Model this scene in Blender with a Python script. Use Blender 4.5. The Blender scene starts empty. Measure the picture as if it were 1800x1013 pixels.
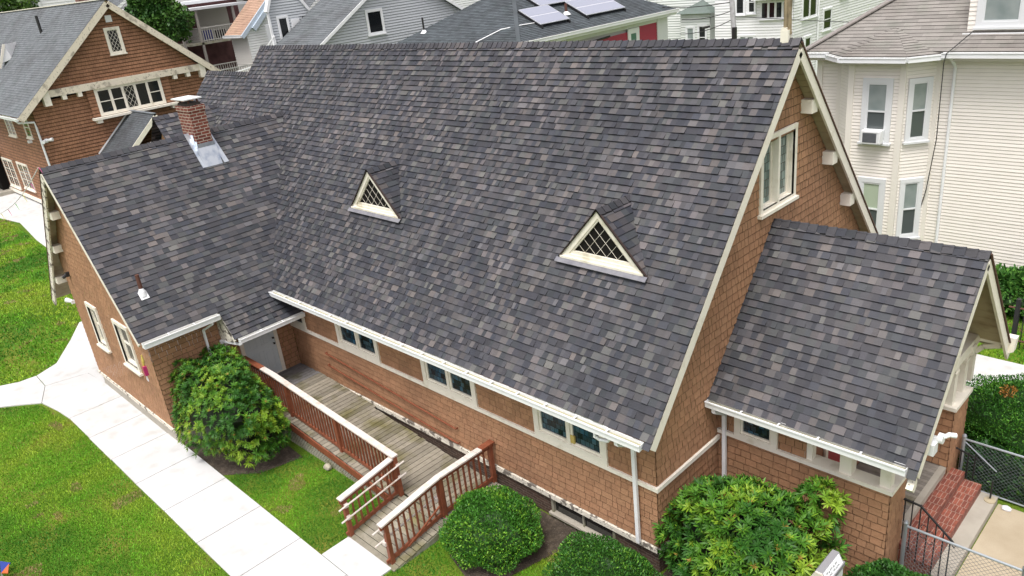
import bpy, math, random
import numpy as np
from mathutils import Vector as V3, Matrix
R = math.radians
rng = random.Random(11)
S = bpy.context.scene
COL = S.collection

# ------------------------------------------------------------------ camera
cam = bpy.data.cameras.new('camera'); co = bpy.data.objects.new('camera', cam); COL.objects.link(co)
right = V3((0.70796, 0.69798, -0.10791)); upv = V3((-0.20372, 0.34896, 0.91472)); fwd = V3((-0.67612, 0.62561, -0.38925))
fwd.normalize(); right = (right - fwd * right.dot(fwd)).normalized(); upv = right.cross(fwd)
m = Matrix((right, upv, -fwd)).transposed().to_4x4(); m.translation = V3((6.638, -8.987, 10.644))
co.matrix_world = m
cam.sensor_width = 36; cam.lens = 36 * 1367.946 / 1800; cam.clip_end = 2000; cam.clip_start = 0.1
S.camera = co

# ------------------------------------------------------------------ light (bright overcast)
w = bpy.data.worlds.new('World'); S.world = w; w.use_nodes = True
nt = w.node_tree; nt.nodes.clear()
sky = nt.nodes.new('ShaderNodeTexSky'); sky.sky_type = 'NISHITA'; sky.sun_disc = False
SUN_EL, SUN_AZ = R(68), R(158)                     # azimuth clockwise from +Y
sky.sun_elevation = SUN_EL; sky.sun_rotation = SUN_AZ; sky.air_density = 1.0; sky.dust_density = 4.0; sky.ozone_density = 1.0
hs = nt.nodes.new('ShaderNodeHueSaturation'); hs.inputs['Saturation'].default_value = 0.12
bg = nt.nodes.new('ShaderNodeBackground'); bg.inputs['Strength'].default_value = 0.135
wo = nt.nodes.new('ShaderNodeOutputWorld')
nt.links.new(sky.outputs[0], hs.inputs['Color']); tint = nt.nodes.new('ShaderNodeMix'); tint.data_type = 'RGBA'; tint.blend_type = 'MULTIPLY'; tint.inputs[0].default_value = 1; tint.inputs[7].default_value = (1.03, .985, 1.02, 1)
nt.links.new(hs.outputs[0], tint.inputs[6]); nt.links.new(tint.outputs[2], bg.inputs[0]); nt.links.new(bg.outputs[0], wo.inputs[0])
sl = bpy.data.lights.new('sun', 'SUN'); sl.energy = 1.5; sl.angle = R(20); sl.color = (1.0, 0.96, 0.9)
so = bpy.data.objects.new('sun', sl); COL.objects.link(so)
sd = V3((math.sin(SUN_AZ) * math.cos(SUN_EL), math.cos(SUN_AZ) * math.cos(SUN_EL), math.sin(SUN_EL)))
so.rotation_euler = sd.to_track_quat('Z', 'Y').to_euler(); so.location = (0, -10, 40)
S.view_settings.view_transform = 'Standard'; S.view_settings.look = 'None'
S.view_settings.exposure = 0.74; S.view_settings.gamma = 1.0

# ------------------------------------------------------------------ mesh helper
class MB:
    def __init__(s): s.v = []; s.f = []; s.c = []; s.tone = False
    def face(s, pts, col=None):
        i = len(s.v); s.v.extend([tuple(p) for p in pts]); s.f.append(tuple(range(i, i + len(pts))))
        s.c.append(col or (1, 1, 1))
    def box(s, x0, x1, y0, y1, z0, z1, col=None):
        s.obox(V3(((x0 + x1) / 2, (y0 + y1) / 2, (z0 + z1) / 2)), V3((abs(x1 - x0) / 2, 0, 0)), V3((0, abs(y1 - y0) / 2, 0)), V3((0, 0, abs(z1 - z0) / 2)), col)
    def obox(s, c, a, b, d, col=None):
        p = lambda i, j, k: c + a * i + b * j + d * k
        if a.cross(b).dot(d) < 0: a = -a
        p = lambda i, j, k: c + a * i + b * j + d * k
        for q in (((-1,-1,-1),(-1,1,-1),(1,1,-1),(1,-1,-1)), ((-1,-1,1),(1,-1,1),(1,1,1),(-1,1,1)),
                  ((-1,-1,-1),(1,-1,-1),(1,-1,1),(-1,-1,1)), ((1,-1,-1),(1,1,-1),(1,1,1),(1,-1,1)),
                  ((1,1,-1),(-1,1,-1),(-1,1,1),(1,1,1)), ((-1,1,-1),(-1,-1,-1),(-1,-1,1),(-1,1,1))):
            s.face([p(*t) for t in q], col)
    def beam(s, p0, p1, wd, ht, up=(0, 0, 1), col=None):     # wd across, ht along 'up'
        p0 = V3(p0); p1 = V3(p1); d = p1 - p0; L = d.length; d = d / L; u = V3(up); r = d.cross(u)
        if r.length < 1e-5: r = d.cross(V3((0, 1, 0)))
        r.normalize(); u = r.cross(d)
        s.obox((p0 + p1) / 2, d * (L / 2), r * (wd / 2), u * (ht / 2), col)
    def tube(s, pts, r, n=8, col=None, caps=True):
        pts = [V3(p) for p in pts]; rings = []
        for i, p in enumerate(pts):
            d = (pts[min(i + 1, len(pts) - 1)] - pts[max(i - 1, 0)]).normalized()
            a = d.cross(V3((0, 0, 1)))
            if a.length < 1e-3: a = d.cross(V3((0, 1, 0)))
            a.normalize(); b = d.cross(a); rr = r[i] if isinstance(r, (list, tuple)) else r
            rings.append([p + (a * math.cos(2 * math.pi * k / n) + b * math.sin(2 * math.pi * k / n)) * rr for k in range(n)])
        for i in range(len(rings) - 1):
            for k in range(n):
                s.face([rings[i][k], rings[i][(k + 1) % n], rings[i + 1][(k + 1) % n], rings[i + 1][k]], col)
        if caps: s.face(rings[0][::-1], col); s.face(rings[-1], col)
    def lathe(s, c, prof, n=16, col=None):
        c = V3(c)
        R_ = [[c + V3((r * math.cos(2 * math.pi * k / n), r * math.sin(2 * math.pi * k / n), z)) for k in range(n)] for r, z in prof]
        for i in range(len(R_) - 1):
            for k in range(n): s.face([R_[i][k], R_[i][(k + 1) % n], R_[i + 1][(k + 1) % n], R_[i + 1][k]], col)
    def prism(s, poly, d, col=None):                            # 3-D polygon extruded by vector d
        d = V3(d); a = [V3(p) for p in poly]; b = [p + d for p in a]; n = len(a)
        nrm = sum(((a[i]).cross(a[(i + 1) % n]) for i in range(n)), V3((0, 0, 0)))
        if nrm.dot(d) > 0: s.face(a[::-1], col); s.face(b, col)
        else: s.face(a, col); s.face(b[::-1], col)
        for i in range(n):
            q = [a[i], a[(i + 1) % n], b[(i + 1) % n], b[i]]
            s.face(q if nrm.dot(d) > 0 else q[::-1], col)
    def build(s, name, mat, parent=None, smooth=False):
        off = V3((0, 0, 0)); p = parent
        while p is not None: off += p.location; p = p.parent
        me = bpy.data.meshes.new(name)
        nv = len(s.v); va = np.array(s.v, dtype=np.float64).reshape(-1, 3)
        ln = np.array([len(f) for f in s.f], dtype=np.int32); st = np.concatenate([[0], np.cumsum(ln)[:-1]]).astype(np.int32)
        li = np.concatenate([np.array(f, dtype=np.int32) for f in s.f])
        me.vertices.add(nv); me.vertices.foreach_set('co', (va - np.array(off)).astype(np.float32).ravel())
        me.loops.add(len(li)); me.loops.foreach_set('vertex_index', li)
        me.polygons.add(len(ln)); me.polygons.foreach_set('loop_start', st)
        me.update(calc_edges=True); me.validate()
        # metric box UV from world position
        nr = np.empty(len(ln) * 3, dtype=np.float32); me.polygons.foreach_get('normal', nr); nr = nr.reshape(-1, 3)
        u = np.stack([-nr[:, 1], nr[:, 0], np.zeros(len(nr))], 1); L = np.linalg.norm(u, axis=1); flat = L < 1e-3
        u[flat] = (1, 0, 0); L[flat] = 1; u /= L[:, None]; vv = np.cross(nr, u)
        lu = np.repeat(u, ln, axis=0); lv = np.repeat(vv, ln, axis=0); P = va[li]
        uv = np.stack([(P * lu).sum(1), (P * lv).sum(1)], 1).astype(np.float32)
        me.uv_layers.new(name='UVMap').data.foreach_set('uv', uv.ravel())
        ca = me.color_attributes.new('Tone', 'FLOAT_COLOR', 'CORNER')
        cc = np.repeat(np.array([tuple(c) + (1,) for c in s.c], dtype=np.float32), ln, axis=0)
        ca.data.foreach_set('color', cc.ravel())
        if smooth: me.polygons.foreach_set('use_smooth', [True] * len(ln))
        me.materials.append(mat)
        o = bpy.data.objects.new(name, me); COL.objects.link(o)
        if parent: o.parent = parent
        return o

def tag(o, label=None, cat=None, group=None, kind=None):
    if label: o['label'] = label
    if cat: o['category'] = cat
    if group: o['group'] = group
    if kind: o['kind'] = kind
    return o
def thing(name, loc, label, cat, group=None):
    o = bpy.data.objects.new(name, None); COL.objects.link(o); o.location = loc; o.empty_display_size = 0.3
    return tag(o, label, cat, group)

# ------------------------------------------------------------------ materials
def mat(name, base=(.5, .5, .5), rough=.7, tone=False, noise=None, spec=.5, metal=0, bump=None, coat=0, sub=0):
    """noise: list of (scale, detail, lo, hi, colour) colour patches mixed in; bump: (scale, strength)"""
    M = bpy.data.materials.new(name); M.use_nodes = True; n = M.node_tree.nodes; l = M.node_tree.links
    b = n['Principled BSDF']; b.inputs['Roughness'].default_value = rough; b.inputs['Specular IOR Level'].default_value = spec
    b.inputs['Metallic'].default_value = metal; b.inputs['Coat Weight'].default_value = coat
    geo = n.new('ShaderNodeNewGeometry')
    if tone:
        a = n.new('ShaderNodeAttribute'); a.attribute_name = 'Tone'; cur = a.outputs['Color']
        if base != (1, 1, 1):
            mx = n.new('ShaderNodeMix'); mx.data_type = 'RGBA'; mx.blend_type = 'MULTIPLY'; mx.inputs[0].default_value = 1
            l.new(cur, mx.inputs[6]); mx.inputs[7].default_value = (*base, 1); cur = mx.outputs[2]
    else:
        c = n.new('ShaderNodeRGB'); c.outputs[0].default_value = (*base, 1); cur = c.outputs[0]
    for (sc, det, lo, hi, colr) in (noise or []):
        t = n.new('ShaderNodeTexNoise'); t.inputs['Scale'].default_value = sc; t.inputs['Detail'].default_value = det
        l.new(geo.outputs['Position'], t.inputs['Vector'])
        mr = n.new('ShaderNodeMapRange'); mr.inputs[1].default_value = lo; mr.inputs[2].default_value = hi
        l.new(t.outputs[0], mr.inputs[0])
        mx = n.new('ShaderNodeMix'); mx.data_type = 'RGBA'
        l.new(mr.outputs[0], mx.inputs[0]); l.new(cur, mx.inputs[6]); 
        if len(colr) == 4:        # multiply with colr[:3]
            m2 = n.new('ShaderNodeMix'); m2.data_type = 'RGBA'; m2.blend_type = 'MULTIPLY'; m2.inputs[0].default_value = 1
            l.new(cur, m2.inputs[6]); m2.inputs[7].default_value = (*colr[:3], 1); l.new(m2.outputs[2], mx.inputs[7])
        else: mx.inputs[7].default_value = (*colr, 1)
        cur = mx.outputs[2]
    l.new(cur, b.inputs['Base Color'])
    if bump:
        t = n.new('ShaderNodeTexNoise'); t.inputs['Scale'].default_value = bump[0]; t.inputs['Detail'].default_value = 4
        l.new(geo.outputs['Position'], t.inputs['Vector'])
        bp = n.new('ShaderNodeBump'); bp.inputs['Strength'].default_value = bump[1]; bp.inputs['Distance'].default_value = 0.02
        l.new(t.outputs[0], bp.inputs['Height']); l.new(bp.outputs[0], b.inputs['Normal'])
    if sub: b.inputs['Subsurface Weight'].default_value = sub
    return M

def brick_mat(name, c1, c2, mortar, bw=.205, bh=.066, ms=.009, dirt=None, offset=.5):
    M = mat(name, rough=.85); n = M.node_tree.nodes; l = M.node_tree.links; b = n['Principled BSDF']
    uv = n.new('ShaderNodeUVMap'); t = n.new('ShaderNodeTexBrick'); l.new(uv.outputs[0], t.inputs[0])
    t.inputs['Scale'].default_value = 1; t.inputs['Brick Width'].default_value = bw; t.inputs['Row Height'].default_value = bh
    t.inputs['Mortar Size'].default_value = ms; t.inputs['Mortar Smooth'].default_value = .2; t.offset = offset
    t.inputs[1].default_value = (*c1, 1); t.inputs[2].default_value = (*c2, 1); t.inputs[3].default_value = (*mortar, 1)
    cur = t.outputs[0]
    geo = n.new('ShaderNodeNewGeometry')
    nz = n.new('ShaderNodeTexNoise'); nz.inputs['Scale'].default_value = 9; nz.inputs['Detail'].default_value = 5; l.new(geo.outputs['Position'], nz.inputs['Vector'])
    mr = n.new('ShaderNodeMapRange'); mr.inputs[1].default_value = .35; mr.inputs[2].default_value = .75; l.new(nz.outputs[0], mr.inputs[0])
    mx = n.new('ShaderNodeMix'); mx.data_type = 'RGBA'; l.new(mr.outputs[0], mx.inputs[0]); l.new(cur, mx.inputs[6])
    m2 = n.new('ShaderNodeMix'); m2.data_type = 'RGBA'; m2.blend_type = 'MULTIPLY'; m2.inputs[0].default_value = 1
    l.new(cur, m2.inputs[6]); m2.inputs[7].default_value = (*(dirt or (.7, .65, .6)), 1); l.new(m2.outputs[2], mx.inputs[7])
    l.new(mx.outputs[2], b.inputs['Base Color'])
    bp = n.new('ShaderNodeBump'); bp.inputs['Strength'].default_value = .6; bp.inputs['Distance'].default_value = .01; bp.invert = True
    l.new(t.outputs[1], bp.inputs['Height']); l.new(bp.outputs[0], b.inputs['Normal'])
    return M

def stained_mat(name, sx=.11, sy=.12):
    M = mat(name, rough=.12, spec=.6); n = M.node_tree.nodes; l = M.node_tree.links; b = n['Principled BSDF']
    uv = n.new('ShaderNodeUVMap'); t = n.new('ShaderNodeTexBrick'); l.new(uv.outputs[0], t.inputs[0])
    t.inputs['Scale'].default_value = 1; t.inputs['Brick Width'].default_value = sx; t.inputs['Row Height'].default_value = sy
    t.inputs['Mortar Size'].default_value = .006; t.inputs['Mortar Smooth'].default_value = .1; t.inputs['Bias'].default_value = -.1
    t.inputs[1].default_value = (.012, .02, .022, 1); t.inputs[2].default_value = (.07, .13, .16, 1); t.inputs[3].default_value = (.012, .012, .012, 1)
    geo = n.new('ShaderNodeNewGeometry')
    vn = n.new('ShaderNodeTexNoise'); vn.inputs['Scale'].default_value = 3.0; l.new(geo.outputs['Position'], vn.inputs['Vector'])
    mr = n.new('ShaderNodeMapRange'); mr.inputs[1].default_value = .5; mr.inputs[2].default_value = .62; l.new(vn.outputs[0], mr.inputs[0])
    mx = n.new('ShaderNodeMix'); mx.data_type = 'RGBA'; mx.blend_type = 'MULTIPLY'; l.new(mr.outputs[0], mx.inputs[0]); l.new(t.outputs[0], mx.inputs[6]); mx.inputs[7].default_value = (.7, 1.1, 1.4, 1)
    l.new(mx.outputs[2], b.inputs['Base Color'])
    return M

m_roof = mat('asphalt_shingle', (1, 1, 1), .58, True, [(140, 2, .35, .8, (.66, .66, .68, 1)), (.35, 4, .4, .7, (1.35, 1.3, 1.28, 1)), (1.1, 5, .5, .72, (.80, .83, .88, 1))], spec=.42, bump=(160, .25))
m_roof_old = mat('old_asphalt_shingle', (1, 1, 1), .8, True, [(60, 2, .35, .8, (.75, .75, .75, 1)), (.6, 5, .45, .75, (.72, .69, .68, 1)), (1.9, 5, .5, .75, (.85, .9, .86, 1))], spec=.3, bump=(120, .2))
m_shk = mat('painted_shingle', (1, 1, 1), .8, True, [(14, 4, .4, .8, (.84, .82, .80, 1)), (.8, 5, .45, .72, (.80, .80, .82, 1)), (2.6, 6, .58, .75, (1.12, 1.14, 1.18, 1))], spec=.25, bump=(60, .3))
m_trim = mat('cream_paint', (.81, .77, .67), .6, False, [(6, 4, .55, .8, (.86, .84, .8, 1)), (2, 5, .6, .7, (.8, .78, .72, 1))], spec=.3, bump=(40, .1))
m_peel = mat('peeling_paint', (.72, .68, .58), .75, False, [(5.5, 6, .56, .6, (.2, .18, .155)), (21, 5, .6, .66, (.16, .14, .12))], spec=.2, bump=(18, .5))
m_peel2 = mat('streaked_paint', (.70, .64, .52), .75, False, [(2.2, 6, .55, .66, (.40, .36, .29)), (9, 5, .6, .68, (.30, .27, .22))], spec=.2, bump=(18, .3))
m_white = mat('white_metal', (.80, .82, .83), .4, False, [(3, 4, .5, .8, (.93, .92, .89, 1))], spec=.5)
m_trough = mat('gutter_trough', (.36, .34, .22), .7)
m_glass = mat('dark_glass', (.012, .014, .016), .06, spec=.7)
m_glass_m = mat('screened_glass', (.085, .10, .10), .15, spec=.6)
m_glass_b = mat('blind_glass', (.30, .34, .33), .12, False, [(2, 2, .4, .7, (.7, .75, .75, 1))], spec=.6)
m_glass_g = mat('green_blind_glass', (.42, .50, .38), .15, spec=.6)
m_stain = stained_mat('stained_glass')
m_stain2 = stained_mat('stained_glass_light', .09, .16)
for n_, c_ in ((1, (.10, .15, .14, 1)), (2, (.34, .42, .40, 1))): m_stain2.node_tree.nodes['Brick Texture'].inputs[n_].default_value = c_
m_stain2.node_tree.nodes['Mix'].inputs[7].default_value = (.9, 1.0, 1.0, 1)
m_brick = brick_mat('chimney_brick', (.235, .062, .04), (.15, .04, .03), (.47, .40, .33), bw=.23, bh=.085, ms=.011)
m_brick_f = brick_mat('foundation_brick', (.12, .07, .05), (.08, .05, .04), (.17, .14, .11))
m_brick_s = brick_mat('step_brick', (.33, .10, .06), (.21, .06, .04), (.40, .29, .23), bw=.07, bh=.215, ms=.006, offset=.3, dirt=(.55,.5,.5))
m_lead = mat('lead_flashing', (.20, .20, .22), .6, False, [(6, 4, .45, .7, (.7, .7, .75, 1))])
m_metal = mat('galvanised', (.50, .54, .58), .38, False, [(5, 4, .45, .7, (.6, .65, .75, 1))], metal=.7)
m_conc = mat('concrete', (.58, .585, .58), .9, False, [(.5, 4, .4, .75, (.88, .88, .86, 1)), (60, 3, .4, .8, (.93, .93, .93, 1)), (2.4, 6, .52, .72, (.86, .85, .82, 1)), (9, 6, .66, .80, (.92, .91, .88, 1))], spec=.2, bump=(90, .15))
m_conc_b = mat('beige_concrete', (.47, .40, .29), .9, False, [(1.2, 5, .4, .75, (.8, .78, .74, 1)), (50, 3, .4, .8, (.9, .9, .9, 1))], spec=.2, bump=(80, .2))
m_step = mat('grey_step', (.40, .37, .31), .9, False, [(3, 5, .4, .8, (.8, .8, .78, 1))], bump=(70, .2))
m_red = mat('red_stain', (.235, .074, .036), .6, False, [(7, 5, .45, .75, (.7, .66, .62, 1))], spec=.35, bump=(30, .15))
m_cap = mat('bleached_cap', (.62, .57, .52), .75, False, [(4, 5, .5, .72, (.78, .7, .62, 1)), (25, 4, .55, .75, (.85, .8, .75, 1))], spec=.25, bump=(40, .2))
m_deck = mat('weathered_deck', (1, 1, 1), .85, True, [(1.3, 4, .5, .68, (.62, .62, .36, 1)), (9, 5, .45, .8, (.74, .73, .7, 1))], spec=.2, bump=(30, .25))
m_latt = mat('lattice_wood', (.30, .29, .23), .8, False, [(5, 4, .45, .7, (.7, .7, .5, 1))])
m_door = mat('door_grey', (.56, .63, .66), .5, False, [(3, 3, .4, .8, (.93, .94, .95, 1))])
m_black = mat('black_metal', (.016, .016, .017), .5)
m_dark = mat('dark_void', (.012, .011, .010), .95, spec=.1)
m_soff = mat('soffit_board', (.40, .34, .22), .75, False, [(2.2, 5, .5, .7, (.7, .66, .6, 1))])
m_edge2 = mat('dark_drip_edge', (.035, .02, .016), .6)
m_edge = mat('drip_edge', (.10, .045, .03), .6)
m_soil = mat('soil', (.050, .038, .027), .95, False, [(7, 6, .45, .7, (.10, .078, .055)), (40, 4, .6, .7, (.16, .14, .11))], bump=(25, .8))
m_leafc = mat('leaf', (1, 1, 1), .5, True, spec=.22)
m_leafd = mat('small_leaf', (1, 1, 1), .5, True, spec=.3)
m_grassb = mat('grass_blade', (1, 1, 1), .6, True, spec=.25)
m_twig = mat('twig', (.07, .05, .035), .9)
m_lawn = mat('lawn_ground', (.13, .22, .02), .95, False, [(.33, 4, .45, .7, (.06, .14, .012)), (.9, 5, .5, .72, (.22, .22, .04)), (26, 4, .42, .62, (.55, .62, .5, 1)), (90, 2, .45, .6, (.7, .75, .6, 1))], spec=.15, bump=(70, .6))
m_cream = mat('cream_siding', (1, 1, 1), .55, True, [(2, 3, .45, .8, (.95, .95, .94, 1))], spec=.35)
m_solar = mat('solar_cell', (.30, .32, .39), .25, False, spec=.8)
m_pole = mat('weathered_pole', (.30, .24, .15), .9, False, [(7, 5, .45, .7, (.6, .6, .62, 1))])
m_wire = mat('wire', (.03, .03, .03), .7)
m_steel = mat('fence_steel', (.40, .44, .47), .4, metal=.6)
m_mesh = mat('dull_wire', (.17, .19, .20), .5, metal=.5)
m_rust = mat('rusty_pipe', (.11, .045, .03), .8)
m_tarred = mat('tar_stain', (.05, .04, .035), .9)

def plain(name, c, r=.6): return mat(name, c, r)

# ------------------------------------------------------------------ course covering (shingles, clapboards, planks)
def span(poly, v):
    xs = []
    n = len(poly)
    for i in range(n):
        (u0, a), (u1, b) = poly[i], poly[(i + 1) % n]
        if (a <= v < b) or (b <= v < a): xs.append(u0 + (u1 - u0) * (v - a) / (b - a))
    return (min(xs), max(xs)) if len(xs) >= 2 else None
def cover(mb, O, U, Vd, poly, expo, wr, thick, pal, gap=0.0, edge=None, holes=(), jit=0.0, r=rng, phase=0.0, cham=0.0, teeth=False):
    O = V3(O); U = V3(U).normalized(); Vd = V3(Vd).normalized(); N = U.cross(Vd)
    vmin = min(p[1] for p in poly); vmax = max(p[1] for p in poly)
    k = 0; v0 = vmin - phase
    P = lambda u, v, h: O + U * u + Vd * v + N * h
    while v0 < vmax - 1e-4:
        v1 = v0 + expo; va = max(v0, vmin); vb = min(v1, vmax); v0 = v1
        if vb - va < 1e-3: continue
        s0 = span(poly, va + 1e-4); s1 = span(poly, vb - 1e-4)
        if not s0 or not s1: continue
        lo, hi = min(s0[0], s1[0]), max(s0[1], s1[1])
        cuts = [lo]; u = lo - r.uniform(0, wr[1])
        while u < hi:
            u += r.uniform(*wr)
            if lo < u < hi: cuts.append(u)
        cuts.append(hi)
        hl = [h for h in holes if h[2] < (va + vb) / 2 < h[3]]
        for h in hl:
            cuts = sorted([c for c in cuts if not (h[0] < c < h[1])] + [h[0], h[1]])
        for a, b in zip(cuts[:-1], cuts[1:]):
            if any(h[0] - 1e-6 <= (a + b) / 2 <= h[1] + 1e-6 for h in hl): continue
            col = pal(r); t = thick * (r.uniform(.9, 1.25) if (not teeth or r.random() < .75) else r.uniform(.35, .5)); j = r.uniform(0, jit)
            c = lambda x, s: min(max(x, s[0]), s[1])
            a0, b0, a1, b1 = c(a, s0) , c(b, s0), c(a, s1), c(b, s1)
            if b0 - a0 < 1e-3 and b1 - a1 < 1e-3: continue
            g = gap / 2
            if b0 - a0 > 3 * g: a0 += g; b0 -= g
            if b1 - a1 > 3 * g: a1 += g; b1 -= g
            ec = edge or tuple(x * .42 for x in col)
            q = [P(a0, va - j + cham, t), P(b0, va - j + cham, t), P(b1, vb, .0), P(a1, vb, .0)]
            mb.face(q, col)
            if cham:  # butt chamfer toned dark: end grain plus a painted course shadow line
                mb.face([P(a0, va - j, t * .1), P(b0, va - j, t * .1), P(b0, va - j + cham, t), P(a0, va - j + cham, t)], ec); t *= .1
            mb.face([P(a0, va - j, -.004), P(b0, va - j, -.004), P(b0, va - j, t), P(a0, va - j, t)], ec)
            mb.face([P(b0, va - j, t), P(b0, va - j, -.004), P(b1, vb, 0)], ec)
            mb.face([P(a0, va - j, -.004), P(a0, va - j, t), P(a1, vb, 0)], ec)

def jitc(c, r, a=.08):
    k = 1 + r.uniform(-a, a); return tuple(x * k for x in c)
def pal_roof(r):
    x = r.random()
    if x < .29: c = (.031, .033, .040)
    elif x < .54: c = (.045, .047, .054)
    elif x < .75: c = (.061, .060, .063)
    elif x < .92: c = (.084, .080, .080)
    else: c = (.114, .107, .104)
    k = r.choice(((1.06, 1.06, 1.06), (1.0, 1.05, 1.13), (1.01, 1.09, 1.05), (1.10, 1.05, 1.02), (1.08, 1.05, 1.09)))
    return jitc(tuple(a * b for a, b in zip(c, k)), r, .12)
def pal_gray(r):
    return jitc((.15, .165, .175), r, .14)
def pal_gray2(r):
    return jitc((.095, .105, .115), r, .16)
def pal_tan(r):
    return jitc((.27, .255, .232), r, .12)
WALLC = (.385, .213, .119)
def pal_wall(r):
    c = jitc(WALLC, r, .10); k = r.uniform(-.02, .02)
    return (c[0], c[1] * (1 + k), c[2] * (1 + k))
def pal_brown(r):
    return jitc((.32, .165, .095), r, .13)
def pal_cream(r): return jitc((.84, .80, .735), r, .010)

# ------------------------------------------------------------------ wall frames and windows
class Fr:
    def __init__(s, O, U): s.O = V3(O); s.U = V3(U).normalized(); s.N = s.U.cross(V3((0, 0, 1)))
    def p(s, u, z, n=0): return s.O + s.U * u + V3((0, 0, z)) + s.N * n
    def box(s, mb, u0, u1, z0, z1, n0, n1, col=None):
        mb.obox(s.p((u0 + u1) / 2, (z0 + z1) / 2, (n0 + n1) / 2), s.U * ((u1 - u0) / 2), V3((0, 0, (z1 - z0) / 2)), s.N * ((n1 - n0) / 2), col)
    def quad(s, mb, u0, u1, z0, z1, n): mb.face([s.p(u0, z0, n), s.p(u1, z0, n), s.p(u1, z1, n), s.p(u0, z1, n)])
    def bar(s, mb, a, b, wd, n0, n1):
        mb.beam(s.p(a[0], a[1], (n0 + n1) / 2), s.p(b[0], b[1], (n0 + n1) / 2), n1 - n0, wd, (s.p(b[0], b[1]) - s.p(a[0], a[1])).cross(s.N))
def frame_rect(F, mb, u0, u1, z0, z1, wd, n0, n1, bot=None):
    bot = wd if bot is None else bot
    F.box(mb, u0, u0 + wd, z0 + bot, z1 - wd, n0, n1); F.box(mb, u1 - wd, u1, z0 + bot, z1 - wd, n0, n1)
    F.box(mb, u0, u1, z1 - wd, z1, n0, n1 + .002)
    if bot: F.box(mb, u0, u1, z0, z0 + bot, n0, n1 + .002)
def window(F, parent, u0, u1, z0, z1, mframe, mpane, casing=.1, n=.05, depth=.0, sash=.04, cols=1, meet=False, lattice=None, sill=True, lower=None, muntin=None):
    """casing from n=0..n ; pane at n-depth"""
    mb = MB(); frame_rect(F, mb, u0, u1, z0, z1, casing, 0.0, n)
    if sill: F.box(mb, u0 - .04, u1 + .04, z0 - .03, z0 + .03, 0, n + .05)
    a0, a1, b0, b1 = u0 + casing, u1 - casing, z0 + casing, z1 - casing
    pn = n - .035 - depth
    if depth > .03:
        F.box(mb, a0 - .02, a0, b0, b1, pn - .02, n - .003); F.box(mb, a1, a1 + .02, b0, b1, pn - .02, n - .003)
        F.box(mb, a0, a1, b0 - .02, b0, pn - .02, n - .003); F.box(mb, a0, a1, b1, b1 + .02, pn - .02, n - .003)
    wo_ = mb.build('window', mframe, parent)
    cw = (a1 - a0) / cols
    for i in range(cols):
        c0, c1 = a0 + i * cw, a0 + (i + 1) * cw
        g = .0 if cols == 1 else .035
        fm = MB(); frame_rect(F, fm, c0 + (g if i else 0), c1 - (g if i < cols - 1 else 0), b0, b1, sash, pn - .02, pn + .022)
        if g and i: F.box(fm, c0 - g + .002, c0 + g - .002, b0, b1, pn - .02, n - .006)
        d0, d1 = c0 + (g if i else 0) + sash, c1 - (g if i < cols - 1 else 0) - sash; e0, e1 = b0 + sash, b1 - sash
        if meet and (meet is True or i in meet): F.box(fm, d0, d1, (e0 + e1) / 2 - .022, (e0 + e1) / 2 + .022, pn - .015, pn + .03)
        if muntin:
            for k in range(1, muntin[0]): F.box(fm, d0 + (d1 - d0) * k / muntin[0] - .01, d0 + (d1 - d0) * k / muntin[0] + .01, e0, e1, pn, pn + .018)
            for k in range(1, muntin[1]): F.box(fm, d0, d1, e0 + (e1 - e0) * k / muntin[1] - .01, e0 + (e1 - e0) * k / muntin[1] + .01, pn + .001, pn + .016)
        if lattice and (lattice[1] is None or i in lattice[1]):
            diamond(F, fm, d0, d1, e0, e1, lattice[0], .012, pn, pn + .014)
        fm.build('sash', mframe if not (lattice and lattice[0] < 0) else mframe, wo_)
        pm = MB(); F.quad(pm, d0 - .01, d1 + .01, e0 - .01, e1 + .01, pn - .002)
        mp = mpane[i] if isinstance(mpane, (list, tuple)) else mpane
        pm.build('pane', mp, wo_)
        if lower is not None:
            pm = MB(); F.quad(pm, d0, d1, e0, (e0 + e1) / 2, pn + .002); pm.build('pane', lower, wo_)
    return wo_
def diamond(F, mb, u0, u1, z0, z1, sp, wd, n0, n1):
    w_, h_ = u1 - u0, z1 - z0; sz = sp * 1.45; k = sz / sp
    def clip(c, s):           # line z = z0 + s*k*(u-u0) + c
        pts = []
        for u in (u0, u1):
            z = z0 + s * k * (u - u0) + c
            if z0 - 1e-6 <= z <= z1 + 1e-6: pts.append((u, z))
        for z in (z0, z1):
            u = u0 + (z - z0 - c) / (s * k)
            if u0 + 1e-6 < u < u1 - 1e-6: pts.append((u, z))
        return pts[:2] if len(pts) >= 2 else None
    c = -k * w_
    c = -math.ceil(k * w_ / sz) * sz
    while c < h_ + k * w_:
        for s in (1, -1):
            q = clip(c if s == 1 else c + sz * .0, s)
            if q and (abs(q[0][0] - q[1][0]) + abs(q[0][1] - q[1][1])) > .02: F.bar(mb, q[0], q[1], wd, n0 + (.001 if s < 0 else 0), n1)
        c += sz

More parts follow.
